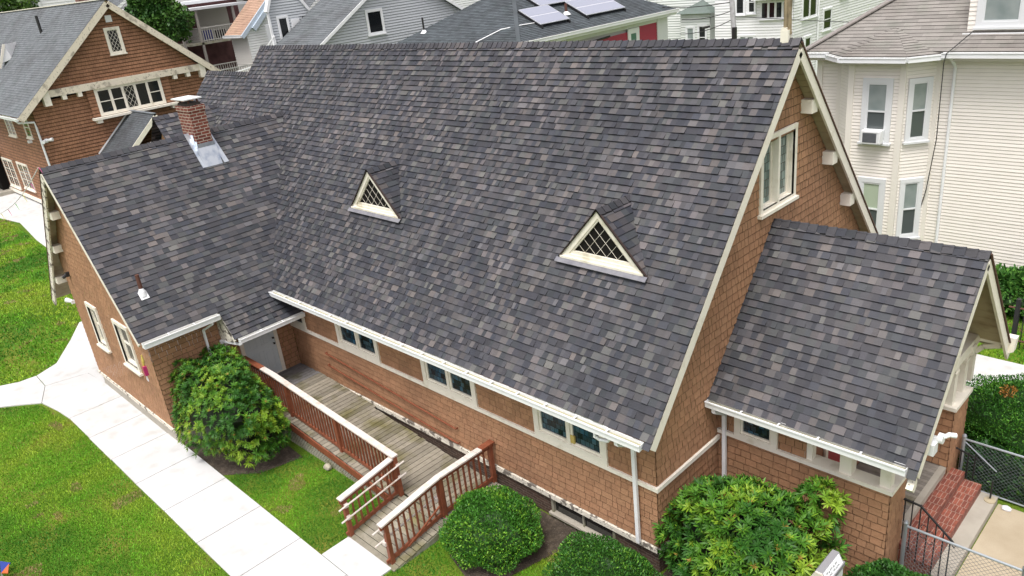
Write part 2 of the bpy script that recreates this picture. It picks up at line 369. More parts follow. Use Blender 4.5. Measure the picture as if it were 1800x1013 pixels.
def gutter(parent, p0, p1, out, wd=.13, h=.12, name='gutter'):
    """p0,p1 top back edge, out = horizontal outward unit vector"""
    p0 = V3(p0); p1 = V3(p1); o = V3(out); z = V3((0, 0, 1)); d = (p1 - p0).normalized()
    mb = MB()
    L2 = (p1 - p0) / 2; c = (p0 + p1) / 2
    mb.obox(c + o * .008 - z * (h / 2), L2, o * .008, z * (h / 2))
    mb.obox(c + o * (wd + .0) - z * (h / 2 + .004), L2, o * .010, z * (h / 2))
    mb.obox(c + o * (wd + .012) - z * .012, L2, o * .014, z * .012)
    mb.obox(c + o * (wd / 2) - z * (h - .006), L2 * .999, o * (wd / 2 - .012), z * .006)
    for s in (0, 1):
        e = p0 if s == 0 else p1
        mb.obox(e + o * (wd / 2) - z * (h / 2 + .004) + d * (.004 if s == 0 else -.004), d * .004, o * (wd / 2 - .01), z * (h / 2 - .006))
    n = int((p1 - p0).length / .75)
    for k in range(1, n + 1):
        q = p0 + (p1 - p0) * (k / (n + 1))
        mb.obox(q + o * (wd / 2) - z * .012, d * .014, o * (wd / 2 - .008), z * .006)
    g = mb.build(name, m_white, parent)
    t = MB(); t.obox(c + o * (wd / 2 + .002) - z * .062, L2 * .995, o * (wd / 2 - .016), z * .004); t.build('trough_dirt', m_trough, g)
    return g
def downspout(parent, pts, r=.036):
    mb = MB()
    for a, b in zip(pts[:-1], pts[1:]):
        mb.beam(a, b, r * 2, r * 1.6, (0, 1, 0) if abs(a[0] - b[0]) + abs(a[1] - b[1]) < .01 else (0, 0, 1))
    return mb.build('downspout', m_white, parent)

# ================================================================== GROUND
def sheet(name, poly, z, mat_, th=0.0):
    mb = MB()
    if th: mb.prism([(x, y, z - th) for x, y in poly], (0, 0, th))
    else: mb.face([(x, y, z) for x, y in poly])
    return tag(mb.build(name, mat_), kind='structure')
mb = MB()
mb.face([(-600, -600, 0), (600, -600, 0), (600, 600, 0), (-600, 600, 0)])
tag(mb.build('lawn', m_lawn), kind='structure')

# ================================================================== CHURCH
church = thing('church', (-9, 2, 0), 'brown shingled church with a steep dark grey asphalt roof, cross gable wing and front porch', 'church')
EY, EZ, RY, RZ = -.448, 3.213, 4.296, 8.795
TAN = (RZ - EZ) / (RY - EY); SL = math.hypot(RY - EY, RZ - EZ)
XR = .27; XL = -18.66
dV = V3((0, RY - EY, RZ - EZ)).normalized(); dVf = V3((0, -(RY - EY), RZ - EZ)).normalized()
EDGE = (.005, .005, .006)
def ridge_caps(mb, p0, p1, across, drop, ln=.165, wdt=.16, r=rng, sag=0.0):
    """across: horizontal unit vector; each cap = two sloped quads, overlapping"""
    p0 = V3(p0); p1 = V3(p1); L = (p1 - p0).length; d = (p1 - p0) / L; n = int(L / ln); a = V3(across)
    for i in range(n):
        s0 = L * i / n; s1 = L * (i + 1) / n
        col = pal_roof(r); h0 = .012 + r.uniform(0, .004); h1 = .030 + r.uniform(0, .006)
        if r.random() < .5: col = jitc((.05, .05, .056), r, .2)
        A = p0 + d * s0; B = p0 + d * (s1)
        zz = V3((0, 0, 1))
        for s in (1, -1):
            e0 = A + a * (s * wdt * .62) - zz * (wdt * .62 * drop - h0 - .012); e1 = B + a * (s * wdt * .62) - zz * (wdt * .62 * drop - h1 - .012)
            t0 = A + zz * (h0 + .012); t1 = B + zz * (h1 + .012)
            q = [e0, e1, t1, t0] if (e1 - e0).cross(t0 - e0).z > 0 else [t0, t1, e1, e0]
            mb.face(q, col)
            mb.face([e1, e1 - zz * .03, t1 - zz * .03, t1], EDGE); mb.face([e0, e0 - zz * .03, e1 - zz * .03, e1], EDGE)
# nave roof
mb = MB()
W_ = XR - XL
cover(mb, (XL, EY, EZ), (1, 0, 0), dV, [(0, 0), (W_, 0), (W_, SL), (0, SL)], .143, (.07, .185), .026, pal_roof, edge=EDGE, teeth=True, jit=.004)
cover(mb, (XR - .14, EY, EZ), (1, 0, 0), dV, [(0, -.13), (.14, -.13), (.14, 0), (0, 0)], .13, (.2, .3), .016, pal_roof, edge=EDGE, teeth=True)
FO = (XR, 2 * RY - EY, EZ)
cover(mb, FO, (-1, 0, 0), dVf, [(0, 0), (W_, 0), (W_, SL), (0, SL)], .143, (.3, .6), .016, pal_roof, edge=EDGE, teeth=True)
ridge_caps(mb, (XL, RY, RZ + .002), (XR, RY, RZ + .012), (0, 1, 0), TAN)
roof = mb.build('roof', m_roof, church)
# deck boards under the nave shingles (seen from below at the gable)
mb = MB()
nrm = V3((1, 0, 0)).cross(dV)
for (o, d_, s_) in (((XL, EY, EZ), dV, 1), ((XL, 2 * RY - EY, EZ), dVf, -1)):
    o = V3(o); n_ = V3((0, -s_ * dV.z, abs(dV.y))).normalized()
    mb.obox(o + V3((W_ / 2 - .006, 0, 0)) + d_ * (SL / 2) - n_ * .02, V3((W_ / 2 - .008, 0, 0)), d_ * (SL / 2 - .02), n_ * .013)
sf = mb.build('sheathing', m_soff, roof)
mb = MB()
for s_ in (1, -1):
    o = V3((0, RY + s_ * (RY - EY), EZ)); d_ = V3((0, -s_ * (RY - EY), RZ - EZ)).normalized(); n_ = V3((0, s_ * dV.z, dV.y)).normalized()
    k = 0.02
    while k < SL - .2:
        mb.obox(o + V3((.13, 0, 0)) + d_ * (k + .085) - n_ * .15, V3((.118, 0, 0)), d_ * .08, n_ * .012, None); k += .17
mb.build('soffit_board', m_soff, church)
# barge boards of the nave gable
mb = MB()
for s_ in (-1, 1):
    d_ = V3((0, -s_ * (RY - EY), RZ - EZ)).normalized(); n_ = V3((0, s_ * dV.z, dV.y)).normalized()
    o = V3((XR - .025, RY + s_ * (RY - EY + .06), EZ - .07)) - n_ * .115
    e = V3((XR - .025, RY, RZ)) - V3((0, 0, 1)) * (.115 / dV.y)
    mb.beam(o, e, .045, .175, tuple(n_))
mb.build('barge_board', m_trim, church)
mb = MB()
for s_ in (1,):
    d_ = V3((0, -s_ * (RY - EY), RZ - EZ)).normalized(); n_ = V3((0, s_ * dV.z, dV.y)).normalized()
    o = V3((XR + .006, RY + s_ * (RY - EY), EZ)) - n_ * .005; e = V3((XR + .006, RY, RZ)) - V3((0, 0, .02))
    mb.beam(o, e, .03, .022, tuple(n_))
mb.build('drip_edge', m_edge, church)
# bracket blocks under the gable overhang
for y, z in ((5.03, 7.55), (6.03, 6.33), (7.0, 5.19)):
    mb = MB(); mb.box(.0, XR - .05, y - .11, y + .11, z - .14, z + .11); mb.build('bracket', m_trim, church)
# nave walls
FN = Fr((0, 0, 0), (1, 0, 0))                     # long wall facing -Y
WX0 = -12.25
mb = MB()
cover(mb, (WX0, 0, .62), (1, 0, 0), (0, 0, 1), [(0, 0), (-WX0, 0), (-WX0, 2.45), (0, 2.45)], .14, (.09, .26), .012, pal_wall, gap=.008, cham=.017, jit=.006,
      holes=[(a - WX0, b - WX0, 1.345, 2.5) for a, b in ((-9.75, -8.1), (-6.27, -4.62), (-2.79, -1.12), (-12.05, -11.5))])
mb.build('wall', m_shk, church)
GW = 2 * RY
FG = Fr((0, 0, 0), (0, 1, 0))                     # gable wall facing +X
zt = lambda y: EZ + (min(y, GW - y) - EY) * TAN - .255
mb = MB()
cover(mb, (0, 0, .62), (0, 1, 0), (0, 0, 1), [(0, 0), (GW, 0), (GW, zt(0) - .62), (RY, zt(RY) - .62), (0, zt(0) - .62)], .155, (.08, .21), .013, pal_wall, gap=.008, cham=.020, jit=.008, holes=[(3.47, 4.68, 5.93 - .62, 7.2 - .62)])
mb.build('wall', m_shk, church)
mb = MB()                                          # plain rear and far walls, inside faces keep the light out
mb.box(XL + .3, 0, GW - .05, GW, 0, zt(0)); mb.prism([(XL + .5, 0, 0), (XL + .5, GW, 0), (XL + .5, GW, zt(0)), (XL + .5, RY, zt(RY)), (XL + .5, 0, zt(0))], (.05, 0, 0))
mb.box(WX0, -.03, .10, .13, 0, zt(.0))
mb.build('wall', mat('rear_wall', WALLC, .8), church)
# foundation and trims
mb = MB(); mb.box(-4.3, -2.66, .02, .1, -.1, .5); mb.box(-1.02, -.03, .02, .1, -.1, .5); mb.box(-2.66, -1.02, .02, .1, -.1, .12); mb.box(WX0, -4.3, .02, .1, -.1, .5)
mb.box(-.1, -.02, .1, GW, -.1, .5)
mb.build('foundation', m_brick_f, church)
mb = MB(); mb.box(WX0, .03, -.045, .02, .5, .615); mb.box(-.02, .047, -.045, 2.0, .502, .617); mb.build('base_trim', m_peel, church)
mb = MB(); mb.box(WX0, .05, -.05, .012, 1.88, 1.965); mb.box(.0, .052, -.048, 2.05, 1.882, 1.967); mb.build('sill_band', m_trim, church)
# basement window in the foundation
mb = MB(); mb.box(-2.66, -2.60, .0, .09, .13, .5); mb.box(-1.08, -1.02, .0, .09, .13, .5); mb.box(-1.86, -1.82, .03, .08, .13, .5); mb.box(-2.66, -1.02, .04, .09, .46, .495); bw = mb.build('basement_window', m_latt, church)
mb = MB(); mb.box(-2.7, -.98, -.06, .09, .08, .13); mb.build('sill', m_step, bw)
mb = MB(); mb.face([(-2.6, .07, .14), (-1.08, .07, .14), (-1.08, .07, .5), (-2.6, .07, .5)]); mb.build('pane', m_glass, bw)
# nave windows (pairs of leaded lights under the eave)
for (u0, u1) in ((-9.82, -8.02), (-6.34, -4.54), (-2.86, -1.05)):
    window(FN, church, u0, u1, 1.965, 3.0, m_trim, m_stain, casing=.13, n=.045, cols=2, sash=.05, sill=False, depth=.02)
window(FN, church, -12.1, -11.43, 1.965, 3.0, m_trim, m_stain, casing=.1, n=.045, sill=False)
mb = MB(); FN.box(mb, -1.52 - .42, -1.52 - .30, 2.13, 2.30, .0, .035); 
o = mb.build('window_sticker', plain('sticker', (.55, .42, .12)), church)
# gable window
window(FG, church, 3.4, 4.75, 5.85, 7.28, m_trim, m_stain2, casing=.09, n=.045, cols=2, sash=.03, depth=.13, sill=True)
# gutter of the nave
gutter(church, (-11.9, EY - .005, 3.2), (.12, EY - .005, 3.2), (0, -1, 0))
downspout(church, [(-.4, -.52, 3.07), (-.4, -.52, 2.98), (-.4, -.085, 2.72), (-.4, -.085, .6)])
mb = MB(); mb.tube([(-.86, -.53, 3.08), (-.86, -.53, 2.97), (-.8, -.48, 2.9), (-.66, -.44, 2.9), (-.6, -.42, 2.98)], .035, 8); mb.build('gutter_elbow', m_white, church)

# rear roof, a little lower than the nave
mb = MB()
RX0, RX1 = -21.8, XL + .03; hr = 8.05; sr = (hr - EZ) / (RZ - EZ) * SL
cover(mb, (RX0, EY, EZ - .02), (1, 0, 0), dV, [(0, 0), (RX1 - RX0, 0), (RX1 - RX0, sr), (0, sr)], .143, (.07, .185), .026, pal_roof, edge=EDGE, teeth=True)
ry2 = EY + (hr - EZ) / TAN
cover(mb, (RX1, 2 * ry2 - EY, EZ - .02), (-1, 0, 0), dVf, [(0, 0), (RX1 - RX0, 0), (RX1 - RX0, sr), (0, sr)], .143, (.3, .6), .016, pal_roof, edge=EDGE, teeth=True)
ridge_caps(mb, (RX0, ry2, hr - .01), (RX1, ry2, hr - .01), (0, 1, 0), TAN)
mb.build('roof', m_roof, church)
mb = MB(); mb.prism([(RX0 + .3, .1, 0), (RX0 + .3, 2 * ry2 - .1, 0), (RX0 + .3, 2 * ry2 - .1, 3.6), (RX0 + .3, ry2, hr - .2), (RX0 + .3, .1, 3.6)], (.05, 0, 0)); mb.build('wall', mat('rear_gable', WALLC, .8), church)
# rake trim at the nave's far end above the rear roof
mb = MB(); mb.beam((XL - .01, EY + .2, EZ + .22), (XL - .01, RY, RZ - .03), .02, .05, (0, -dV.z, dV.y)); mb.build('drip_edge', m_edge, church)

# ---- cross wing
WXR, WZ, WT = -15.35, 7.07, 1.15
WYO, WYW = -4.06, -3.8
def wing_roof(xr, zr, y0, y1, half_r, half_l, t, pr=.143):
    mb = MB(); c = 1 / math.hypot(1, t); dv = V3((-c, 0, t * c)); dl = V3((c, 0, t * c))
    LR = half_r / c; LL = half_l / c
    # +X slope : u along +Y
    cover(mb, (xr + half_r, y0, zr - half_r * t), (0, 1, 0), dv, [(0, 0), (y1 - y0, 0), (y1 - y0, LR), (0, LR)], pr, (.10, .29), .017, pal_roof, edge=EDGE, teeth=True, jit=.004)
    cover(mb, (xr - half_l, y1, zr - half_l * t), (0, -1, 0), dl, [(0, 0), (y1 - y0, 0), (y1 - y0, LL), (0, LL)], pr, (.12, .3), .017, pal_roof, edge=EDGE, teeth=True)
    return mb, c, dv, dl
mb, c_, dv_, dl_ = wing_roof(WXR, WZ, WYO, 2.9, 3.40, 3.85, WT)
# lower eave over the side door
cover(mb, (-11.40, -2.02, WZ - 3.95 * WT), (0, 1, 0), dv_, [(0, 0), (2.1, 0), (2.1, .55 / c_), (0, .55 / c_)], .143, (.07, .185), .026, pal_roof, edge=EDGE, teeth=True)
ridge_caps(mb, (WXR, 2.86, WZ), (WXR, WYO, WZ), (1, 0, 0), WT)
wr = mb.build('roof', m_roof, church)
mb = MB()                                            # boards of the left overhang, seen from below
for s_, hl in ((1, 3.40), (-1, 3.85)):
    d_ = V3((-s_ * c_, 0, WT * c_)); n_ = V3((s_ * WT * c_, 0, c_)); o = V3((WXR + s_ * hl, 0, WZ - hl * WT)); L = hl / c_
    y1 = -3.78 if s_ == 1 else 2.5
    k = .01
    while k < L - .16:
        mb.obox(o + d_ * (k + .09) - n_ * .03 + V3((0, (WYO + .03 + y1) / 2, 0)), d_ * .086, V3((0, (y1 - WYO - .03) / 2, 0)), n_ * .012); k += .18
mb.build('soffit_board', m_soff, church); mb = MB()
d_ = V3((-c_, 0, WT * c_)); n_ = V3((WT * c_, 0, c_))
mb.obox(V3((-11.40, -1.0, WZ - 3.95 * WT)) + d_ * .4 - n_ * .03, d_ * .39, V3((0, .96, 0)), n_ * .012)
mb.build('soffit_board', m_soff, church)
mb = MB()
n_l = V3((-WT * c_, 0, c_))
mb.beam(V3((WXR - 3.9, WYO + .02, WZ - 3.9 * WT)) - n_l * .12, V3((WXR, WYO + .02, WZ)) - V3((0, 0, .12 / c_)), .045, .2, tuple(n_l))
mb.build('barge_board', m_peel, church)
mb = MB()
mb.beam(V3((WXR + 3.42, WYO + .02, WZ - 3.42 * WT)) - n_ * .09, V3((WXR, WYO + .02, WZ)) - V3((0, 0, .09 / c_)), .04, .12, tuple(n_))
mb.build('barge_board', m_trim, church); mb = MB()
mb.beam(V3((-11.38, -2.0, WZ - 3.97 * WT)) - n_ * .06, V3((-11.97, -2.0, WZ - 3.38 * WT)) - n_ * .06, .04, .1, tuple(n_))
mb.build('barge_board', m_trim, church)
mb = MB()
mb.beam((WXR - 3.86, WYO - .004, WZ - 3.86 * WT + .0), (WXR, WYO - .004, WZ + .01), .02, .03, tuple(n_l))
mb.build('drip_edge', m_edge, church)
for x, z in ((-16.15, 5.72), (-17.15, 4.60), (-18.1, 3.47)):
    mb = MB(); mb.box(x - .13, x + .13, WYO + .05, -3.76, z - .10, z + .10); mb.build('bracket', m_trim, church)
# wing gable wall
WLX, WRX = -17.78, -12.28
zr_ = lambda x: WZ - abs(x - WXR) * WT - .1
mb = MB()
cover(mb, (WLX, WYW, .5), (1, 0, 0), (0, 0, 1), [(0, 0), (WRX - WLX, 0), (WRX - WLX, zr_(WRX) - .5), (WXR - WLX, zr_(WXR) - .5), (0, zr_(WLX) - .5)], .14, (.09, .24), .012, pal_wall, gap=.008, cham=.017, jit=.006,
      holes=[(-16.44 - WLX, -15.76 - WLX, 1.3, 2.5), (-14.36 - WLX, -13.5 - WLX, 1.3, 2.5)])
mb.build('wall', m_shk, church)
FW = Fr((0, WYW, 0), (1, 0, 0))
window(FW, church, -16.53, -15.67, 1.75, 3.1, m_trim, m_glass, casing=.11, n=.05, depth=.09, sash=.04, meet=True)
window(FW, church, -14.45, -13.40, 1.75, 3.1, m_trim, m_glass, casing=.11, n=.05, depth=.09, sash=.04, meet=True)
mb = MB()                                            # wing side wall facing +X (door wall) and its left side
cover(mb, (WRX, WYW, .5), (0, 1, 0), (0, 0, 1), [(0, 0), (3.8, 0), (3.8, 2.45), (0, 2.45)], .14, (.09, .24), .012, pal_wall, gap=.008, cham=.017, jit=.006, holes=[(2.25, 3.22, .22, 2.4)])
cover(mb, (WLX, 2.6, .5), (0, -1, 0), (0, 0, 1), [(0, 0), (6.4, 0), (6.4, 3.7), (0, 3.7)], .14, (.09, .24), .012, pal_wall, gap=.008, cham=.017)
mb.build('wall', m_shk, church)
mb = MB(); mb.box(WLX + .03, WRX - .03, WYW + .03, WYW + .1, -.1, .5); mb.box(WRX - .1, WRX - .03, WYW + .1, 0, -.1, .5); mb.build('foundation', m_step, church)
mb = MB(); mb.box(WLX - .02, WRX + .035, WYW - .04, WYW + .02, .40, .51); mb.build('base_trim', m_peel, church)
# side door
FD = Fr((WRX, 0, 0), (0, 1, 0))
mb = MB(); frame_rect(FD, mb, -1.60, -.50, .70, 2.86, .10, -.02, .045, bot=.0); FD.box(mb, -1.6, -.5, .68, .715, -.02, .06)
mb.build('door_frame', m_trim, church)
mb = MB(); FD.box(mb, -1.50, -.60, .72, 2.76, -.03, .012)
for (a, b) in ((-1.40, -1.10), (-1.00, -.70)):
    for (z0, z1) in ((.86, 1.5), (1.64, 2.25), (2.36, 2.64)):
        frame_rect(FD, mb, a, b, z0, z1, .035, .012, .022)
        FD.box(mb, a + .07, b - .07, z0 + .07, z1 - .07, .012, .024)
dr = mb.build('door', m_door, church)
for z in (1.60, 1.77):
    mb = MB(); c = FD.p(-.66, z); mb.tube([c + V3((.012, 0, 0)), c + V3((.05, 0, 0)), c + V3((.075, 0, 0))], [.014, .016, .032], 10); mb.build('knob', m_black, dr)
# wing gutters
gutter(church, (-11.945, -4.0, 3.155), (-11.945, -2.06, 3.155), (1, 0, 0), wd=.15, h=.13)
gutter(church, (-11.395, -1.93, 2.525), (-11.395, -.05, 2.525), (1, 0, 0), wd=.12, h=.11)
downspout(church, [(-11.87, -2.28, 3.03), (-11.87, -2.28, 2.95), (-12.2, -2.42, 2.75), (-12.2, -2.42, .4)], .032)
downspout(church, [(-11.33, -1.86, 2.42), (-11.36, -1.9, 2.36), (-12.2, -2.06, 2.3), (-12.2, -2.06, .6)], .032)
# carved bracket under the lower eave
mb = MB(); mb.prism([(-12.26, -2.02, 1.75), (-12.10, -2.02, 1.80), (-12.06, -2.02, 2.15), (-11.9, -2.02, 2.32), (-11.62, -2.02, 2.42), (-11.5, -2.02, 2.62), (-11.95, -2.02, 3.08), (-12.26, -2.02, 2.9)], (0, .09, 0)); mb.build('bracket', m_peel, church)
# second cross gable behind the wing
mb, c2, d2, e2 = wing_roof(-19.9, 7.1, .62, 2.9, 3.2, 3.2, WT)
ridge_caps(mb, (-19.9, 2.9, 7.1), (-19.9, .62, 7.1), (1, 0, 0), WT)
mb.build('roof', m_roof, church)
mb = MB(); mb.prism([(-22.5, .9, 0), (-17.8, .9, 0), (-17.8, .9, 4.5), (-19.9, .9, 6.9), (-22.5, .9, 3.9)], (0, .05, 0)); mb.build('wall', mat('wing_rear_wall', WALLC, .8), church)

# ---- roof dormers
for xc in (-9.02, -1.97):
    yf = 1.28; zb = 5.27; za = 6.33; hw = 1.0
    dm = MB()
    yi = EY + (za - EZ) / TAN
    A = V3((xc, yf - .06, za)); I = V3((xc, yi, za)); zl = zb - .0; tl = (za - zl) / hw
    for s_ in (1, -1):
        Lw = V3((xc + s_ * hw, yf - .06, zl)); yl = EY + (zl - EZ) / TAN; Li = V3((xc + s_ * hw, yl + .02, zl))
        d_ = (A - Lw).normalized(); ln = (A - Lw).length
        U_ = V3((0, 1, 0)) if s_ == 1 else V3((0, -1, 0))
        if s_ == 1: cover(dm, Lw, U_, d_, [(0, 0), (yl - yf + .08, 0), (yi - yf + .06, ln), (0, ln)], .143, (.14, .3), .016, pal_roof, edge=EDGE, teeth=True)
        else: cover(dm, V3((Lw.x, yf - .06, zl)), U_, d_, [(-(yl - yf + .08), 0), (0, 0), (0, ln), (-(yi - yf + .06), ln)], .143, (.14, .3), .016, pal_roof, edge=EDGE, teeth=True)
    ridge_caps(dm, (xc, yi + .05, za), (xc, yf - .06, za), (1, 0, 0), tl, ln=.15, wdt=.15)
    dorm = dm.build('dormer', m_roof, church)
    FDm = Fr((xc, yf, 0), (1, 0, 0))
    fm = MB()
    pn = V3((0, -1, 0))
    def tri_ring(o_, i_, n0, n1):
        ou = [FDm.p(*q, n0) for q in o_]; ii = [FDm.p(*q, n0) for q in i_]
        for k in range(3):
            q = [ou[k], ou[(k + 1) % 3], ii[(k + 1) % 3], ii[k]]
            fm.prism(q, FDm.N * (n1 - n0))
    def tri(inset_b, inset_s):   # triangle inset
        s_ = hw / (za - zb); k = math.hypot(1, s_)
        zb_ = zb + inset_b; za_ = za - inset_s * k / s_
        hh = (za_ - zb_) * s_
        return [(-hh, zb_), (hh, zb_), (0, za_)]
    tri_ring(tri(.005, .0), tri(.10, .10), -.02, .03)
    tri_ring(tri(.09, .09), tri(.17, .135), -.03, .012)
    FDm.box(fm, -hw + .03, hw - .03, zb + .0, zb + .045, .03, .07)
    ft = fm.build('frame', m_trim, dorm)
    T = tri(.17, .135); gm = MB(); gm.face([FDm.p(*q, -.028) for q in T]); gm.build('pane', m_dark, ft)
    lm = MB(); (x0, z0), (x1, _), (_, z1) = T
    sl_ = (z1 - z0) / x1
    sp = .255
    k = x0 + sp
    while k < x1 * 1.0:                      # bars parallel to the two rakes
        u = k; 
        # going up-right from (u,z0): z=z0+sl*(u'-u) meets right rake z=z1-sl*u'
        um = (z1 - z0 + sl_ * u) / (2 * sl_); FDm.bar(lm, (u, z0), (um, z0 + sl_ * (um - u)), .005, -.022, -.017)
        um2 = (u - (z1 - z0) / sl_) / 2 ; FDm.bar(lm, (u, z0), (um2, z0 + sl_ * (u - um2)), .005, -.022, -.016)
        k += sp
    lm.build('lattice', m_trim, ft)
    lm = MB(); lm.prism([(xc - hw - .06, yf - .05, zb - .01), (xc + hw + .06, yf - .05, zb - .01), (xc + hw + .06, yf - .135, zb - .075), (xc - hw - .06, yf - .135, zb - .075)], (0, -.008, .012)); lm.build('flashing', m_lead, dorm)
    lm = MB(); lm.beam(FDm.p(-hw - .05, zb - .03, .04), FDm.p(0, za + .02, .04), .04, .022, (-1, 0, hw / (za - zb))); lm.beam(FDm.p(hw + .05, zb - .03, .04), FDm.p(0, za + .02, .04), .04, .022, (1, 0, hw / (za - zb))); lm.build('drip_edge', m_edge2, dorm)

# ---- chimney on the wing ridge
mb = MB(); CX0, CX1, CY0, CY1 = -15.70, -14.92, -.19, .26
mb.box(CX0, CX1, CY0, CY1, 6.0, 7.72)
mb.box(CX0 - .02, CX1 + .02, CY0 - .02, CY1 + .02, 7.72, 7.86)
chm = mb.build('chimney', m_brick, church)
mb = MB(); mb.box(CX0 + .05, CX1 - .05, CY0 + .05, CY1 - .05, 7.86, 7.93); mb.build('soot_crown', m_tarred, chm)
mb = MB(); 
for a, b in ((CX0 + .12, CY0 + .1), (CX1 - .12, CY0 + .1), (CX0 + .12, CY1 - .1), (CX1 - .12, CY1 - .1)): mb.box(a - .02, a + .02, b - .02, b + .02, 7.93, 8.03)
mb.build('cap_leg', m_rust, chm)
mb = MB(); mb.prism([(CX0 - .06, CY0 - .07, 8.03), (CX1 + .0, CY0 - .07, 8.03), (CX1 + .0, CY1 + .0, 8.03), (CX0 - .06, CY1 + .0, 8.03)], (0, 0, .03)); mb.build('cap', m_white, chm)
mb = MB(); zl = lambda x: WZ - (x - WXR) * WT
x2 = -14.58
q = [(CX1 + .004, CY0 - .06, zl(CX1) + .16), (CX1 + .004, CY1 + .06, zl(CX1) + .16), (x2, CY1 - .03, zl(x2) + .035), (x2, CY0 - .10, zl(x2) + .035)]
mb.prism([(CX1 + .012, CY0 - .03, zl(CX1) + .02), (CX1 + .012, CY1 + .03, zl(CX1) + .02), (CX1 + .012, CY1 + .03, zl(CX1) + .26), (CX1 + .012, CY0 - .03, zl(CX1) + .26)], (.008, 0, 0))
mb.prism(q, (0, 0, .012))
for s_, yy in ((-1, CY0 - .012), (1, CY1 + .012)):
    for k in range(5):
        xa = CX0 + .05 + (CX1 - CX0 - .05) * k / 5; xb = CX0 + .05 + (CX1 - CX0 - .05) * (k + 1) / 5 
        if xa < WXR: continue
        mb.box(xa, xb + .01, yy - .006, yy + .006, zl(xb) - .05, zl(xa) + .16)
    mb.beam((WXR, yy + s_ * .05, WZ + .04), (x2, yy + s_ * .08, zl(x2) + .05), .14, .01, (WT, 0, 1))
mb.build('flashing', m_metal, chm)
# plumbing vent on the wing roof
bx, by = -12.72, -3.40; bz = zl(bx)
mb = MB(); mb.tube([(bx, by, bz - .05), (bx, by, bz + .50)], .048, 10); vp = mb.build('vent_pipe', m_rust, church)
mb = MB(); mb.lathe((bx, by, bz), [(.11, -.06), (.085, .06), (.055, .12), (.05, .14)], 14)
n_ = V3((WT * c_, 0, c_)); mb.obox(V3((bx + .05, by, zl(bx + .05) + .022)), V3((c_, 0, -WT * c_)) * .11, V3((0, .10, 0)), n_ * .006); mb.build('flashing', m_white, vp)
# ridge post (broken finial) at the gable
mb = MB(); mb.box(-.09, .06, RY - .06, RY + .06, 8.70, 8.98); mb.box(-.07, .02, RY - .055, RY + .03, 8.98, 9.02); fin = mb.build('finial', m_trim, church)
mb = MB(); mb.tube([(.03, RY + .02, 8.9), (.035, RY + .02, 9.6), (.03, RY + .02, 10.6)], [.05, .047, .045], 10); mb.tube([(-.03, RY + .0, 8.95), (-.02, RY, 9.8)], .035, 8); mb.build('post', m_pole, fin)
# lamps on the wing gable
mb = MB(); mb.box(-17.3, -17.2, WYW - .1, WYW, 3.72, 3.84); mb.tube([(-17.25, WYW - .08, 3.78), (-17.25, WYW - .2, 3.72)], .05, 8); mb.build('wall_lamp', m_black, church)
mb = MB(); mb.box(WLX - .01, WLX + .06, WYW - .1, WYW, 2.75, 2.85); mb.tube([(WLX, WYW - .06, 2.82), (WLX - .16, WYW - .16, 2.86)], [.05, .075], 10); mb.build('flood_light', m_white, church)

# ---- front porch
PY, PZ, PX, PT = 3.98, 5.62, 3.62, 1.158
mb = MB(); cp = 1 / math.hypot(1, PT); dn = V3((0, cp, PT * cp)); df = V3((0, -cp, PT * cp)); hp = 2.34; Lp = hp / cp
cover(mb, (0, PY - hp, PZ - hp * PT), (1, 0, 0), dn, [(0, 0), (PX, 0), (PX, Lp), (0, Lp)], .143, (.07, .185), .026, pal_roof, edge=EDGE, teeth=True, jit=.004)
cover(mb, (PX - .14, PY - hp, PZ - hp * PT), (1, 0, 0), dn, [(0, -.16), (.14, -.16), (.14, 0), (0, 0)], .16, (.2, .3), .016, pal_roof, edge=EDGE, teeth=True)
cover(mb, (PX, PY + hp, PZ - hp * PT), (-1, 0, 0), df, [(0, 0), (PX, 0), (PX, Lp), (0, Lp)], .143, (.3, .5), .016, pal_roof, edge=EDGE, teeth=True)
ridge_caps(mb, (0, PY, PZ), (PX, PY, PZ), (0, 1, 0), PT)
mb.build('roof', m_roof, church)
mb = MB()
for s_ in (1, -1):
    d_ = V3((0, s_ * cp, PT * cp)); n_ = V3((0, -s_ * PT * cp, cp)); o = V3((0, PY - s_ * hp, PZ - hp * PT)); k = .01
    while k < Lp - .31:
        mb.obox(o + V3((PX / 2, 0, 0)) + d_ * (k + .15) - n_ * .03, V3((PX / 2 - .03, 0, 0)), d_ * .145, n_ * .012); k += .30
mb.build('soffit_board', m_soff, church)
mb = MB(); ed = MB()
for s_ in (1, -1):
    d_ = V3((0, s_ * cp, PT * cp)); n_ = V3((0, -s_ * PT * cp, cp)); o = V3((PX - .03, PY - s_ * (hp + .06), PZ - (hp + .06) * PT)); e = V3((PX - .03, PY, PZ))
    mb.beam(o - n_ * .12, e - V3((0, 0, .12 / cp)), .045, .18, tuple(n_))
    if s_ < 0: ed.beam(o + V3((.036, 0, 0)) - n_ * .008, e + V3((.036, 0, -.01)), .03, .02, tuple(n_))
mb.build('barge_board', m_trim, church); ed.build('drip_edge', m_edge, church)
YN, YF = 2.0, 5.86; XE = 3.14
FP = Fr((0, YN, 0), (1, 0, 0)); FE = Fr((XE, 0, 0), (0, 1, 0))
mb = MB()
cover(mb, (0, YN, 0), (1, 0, 0), (0, 0, 1), [(0, 0), (XE, 0), (XE, 2.03), (0, 2.03)], .15, (.1, .26), .012, pal_wall, gap=.008, cham=.017, jit=.006)
cover(mb, (0, YN + .02, 2.1), (1, 0, 0), (0, 0, 1), [(0, 0), (1.72, 0), (1.72, .82), (0, .82)], .15, (.1, .26), .012, pal_wall, gap=.008, cham=.017, holes=[(.5, 1.08, .0, .64)])
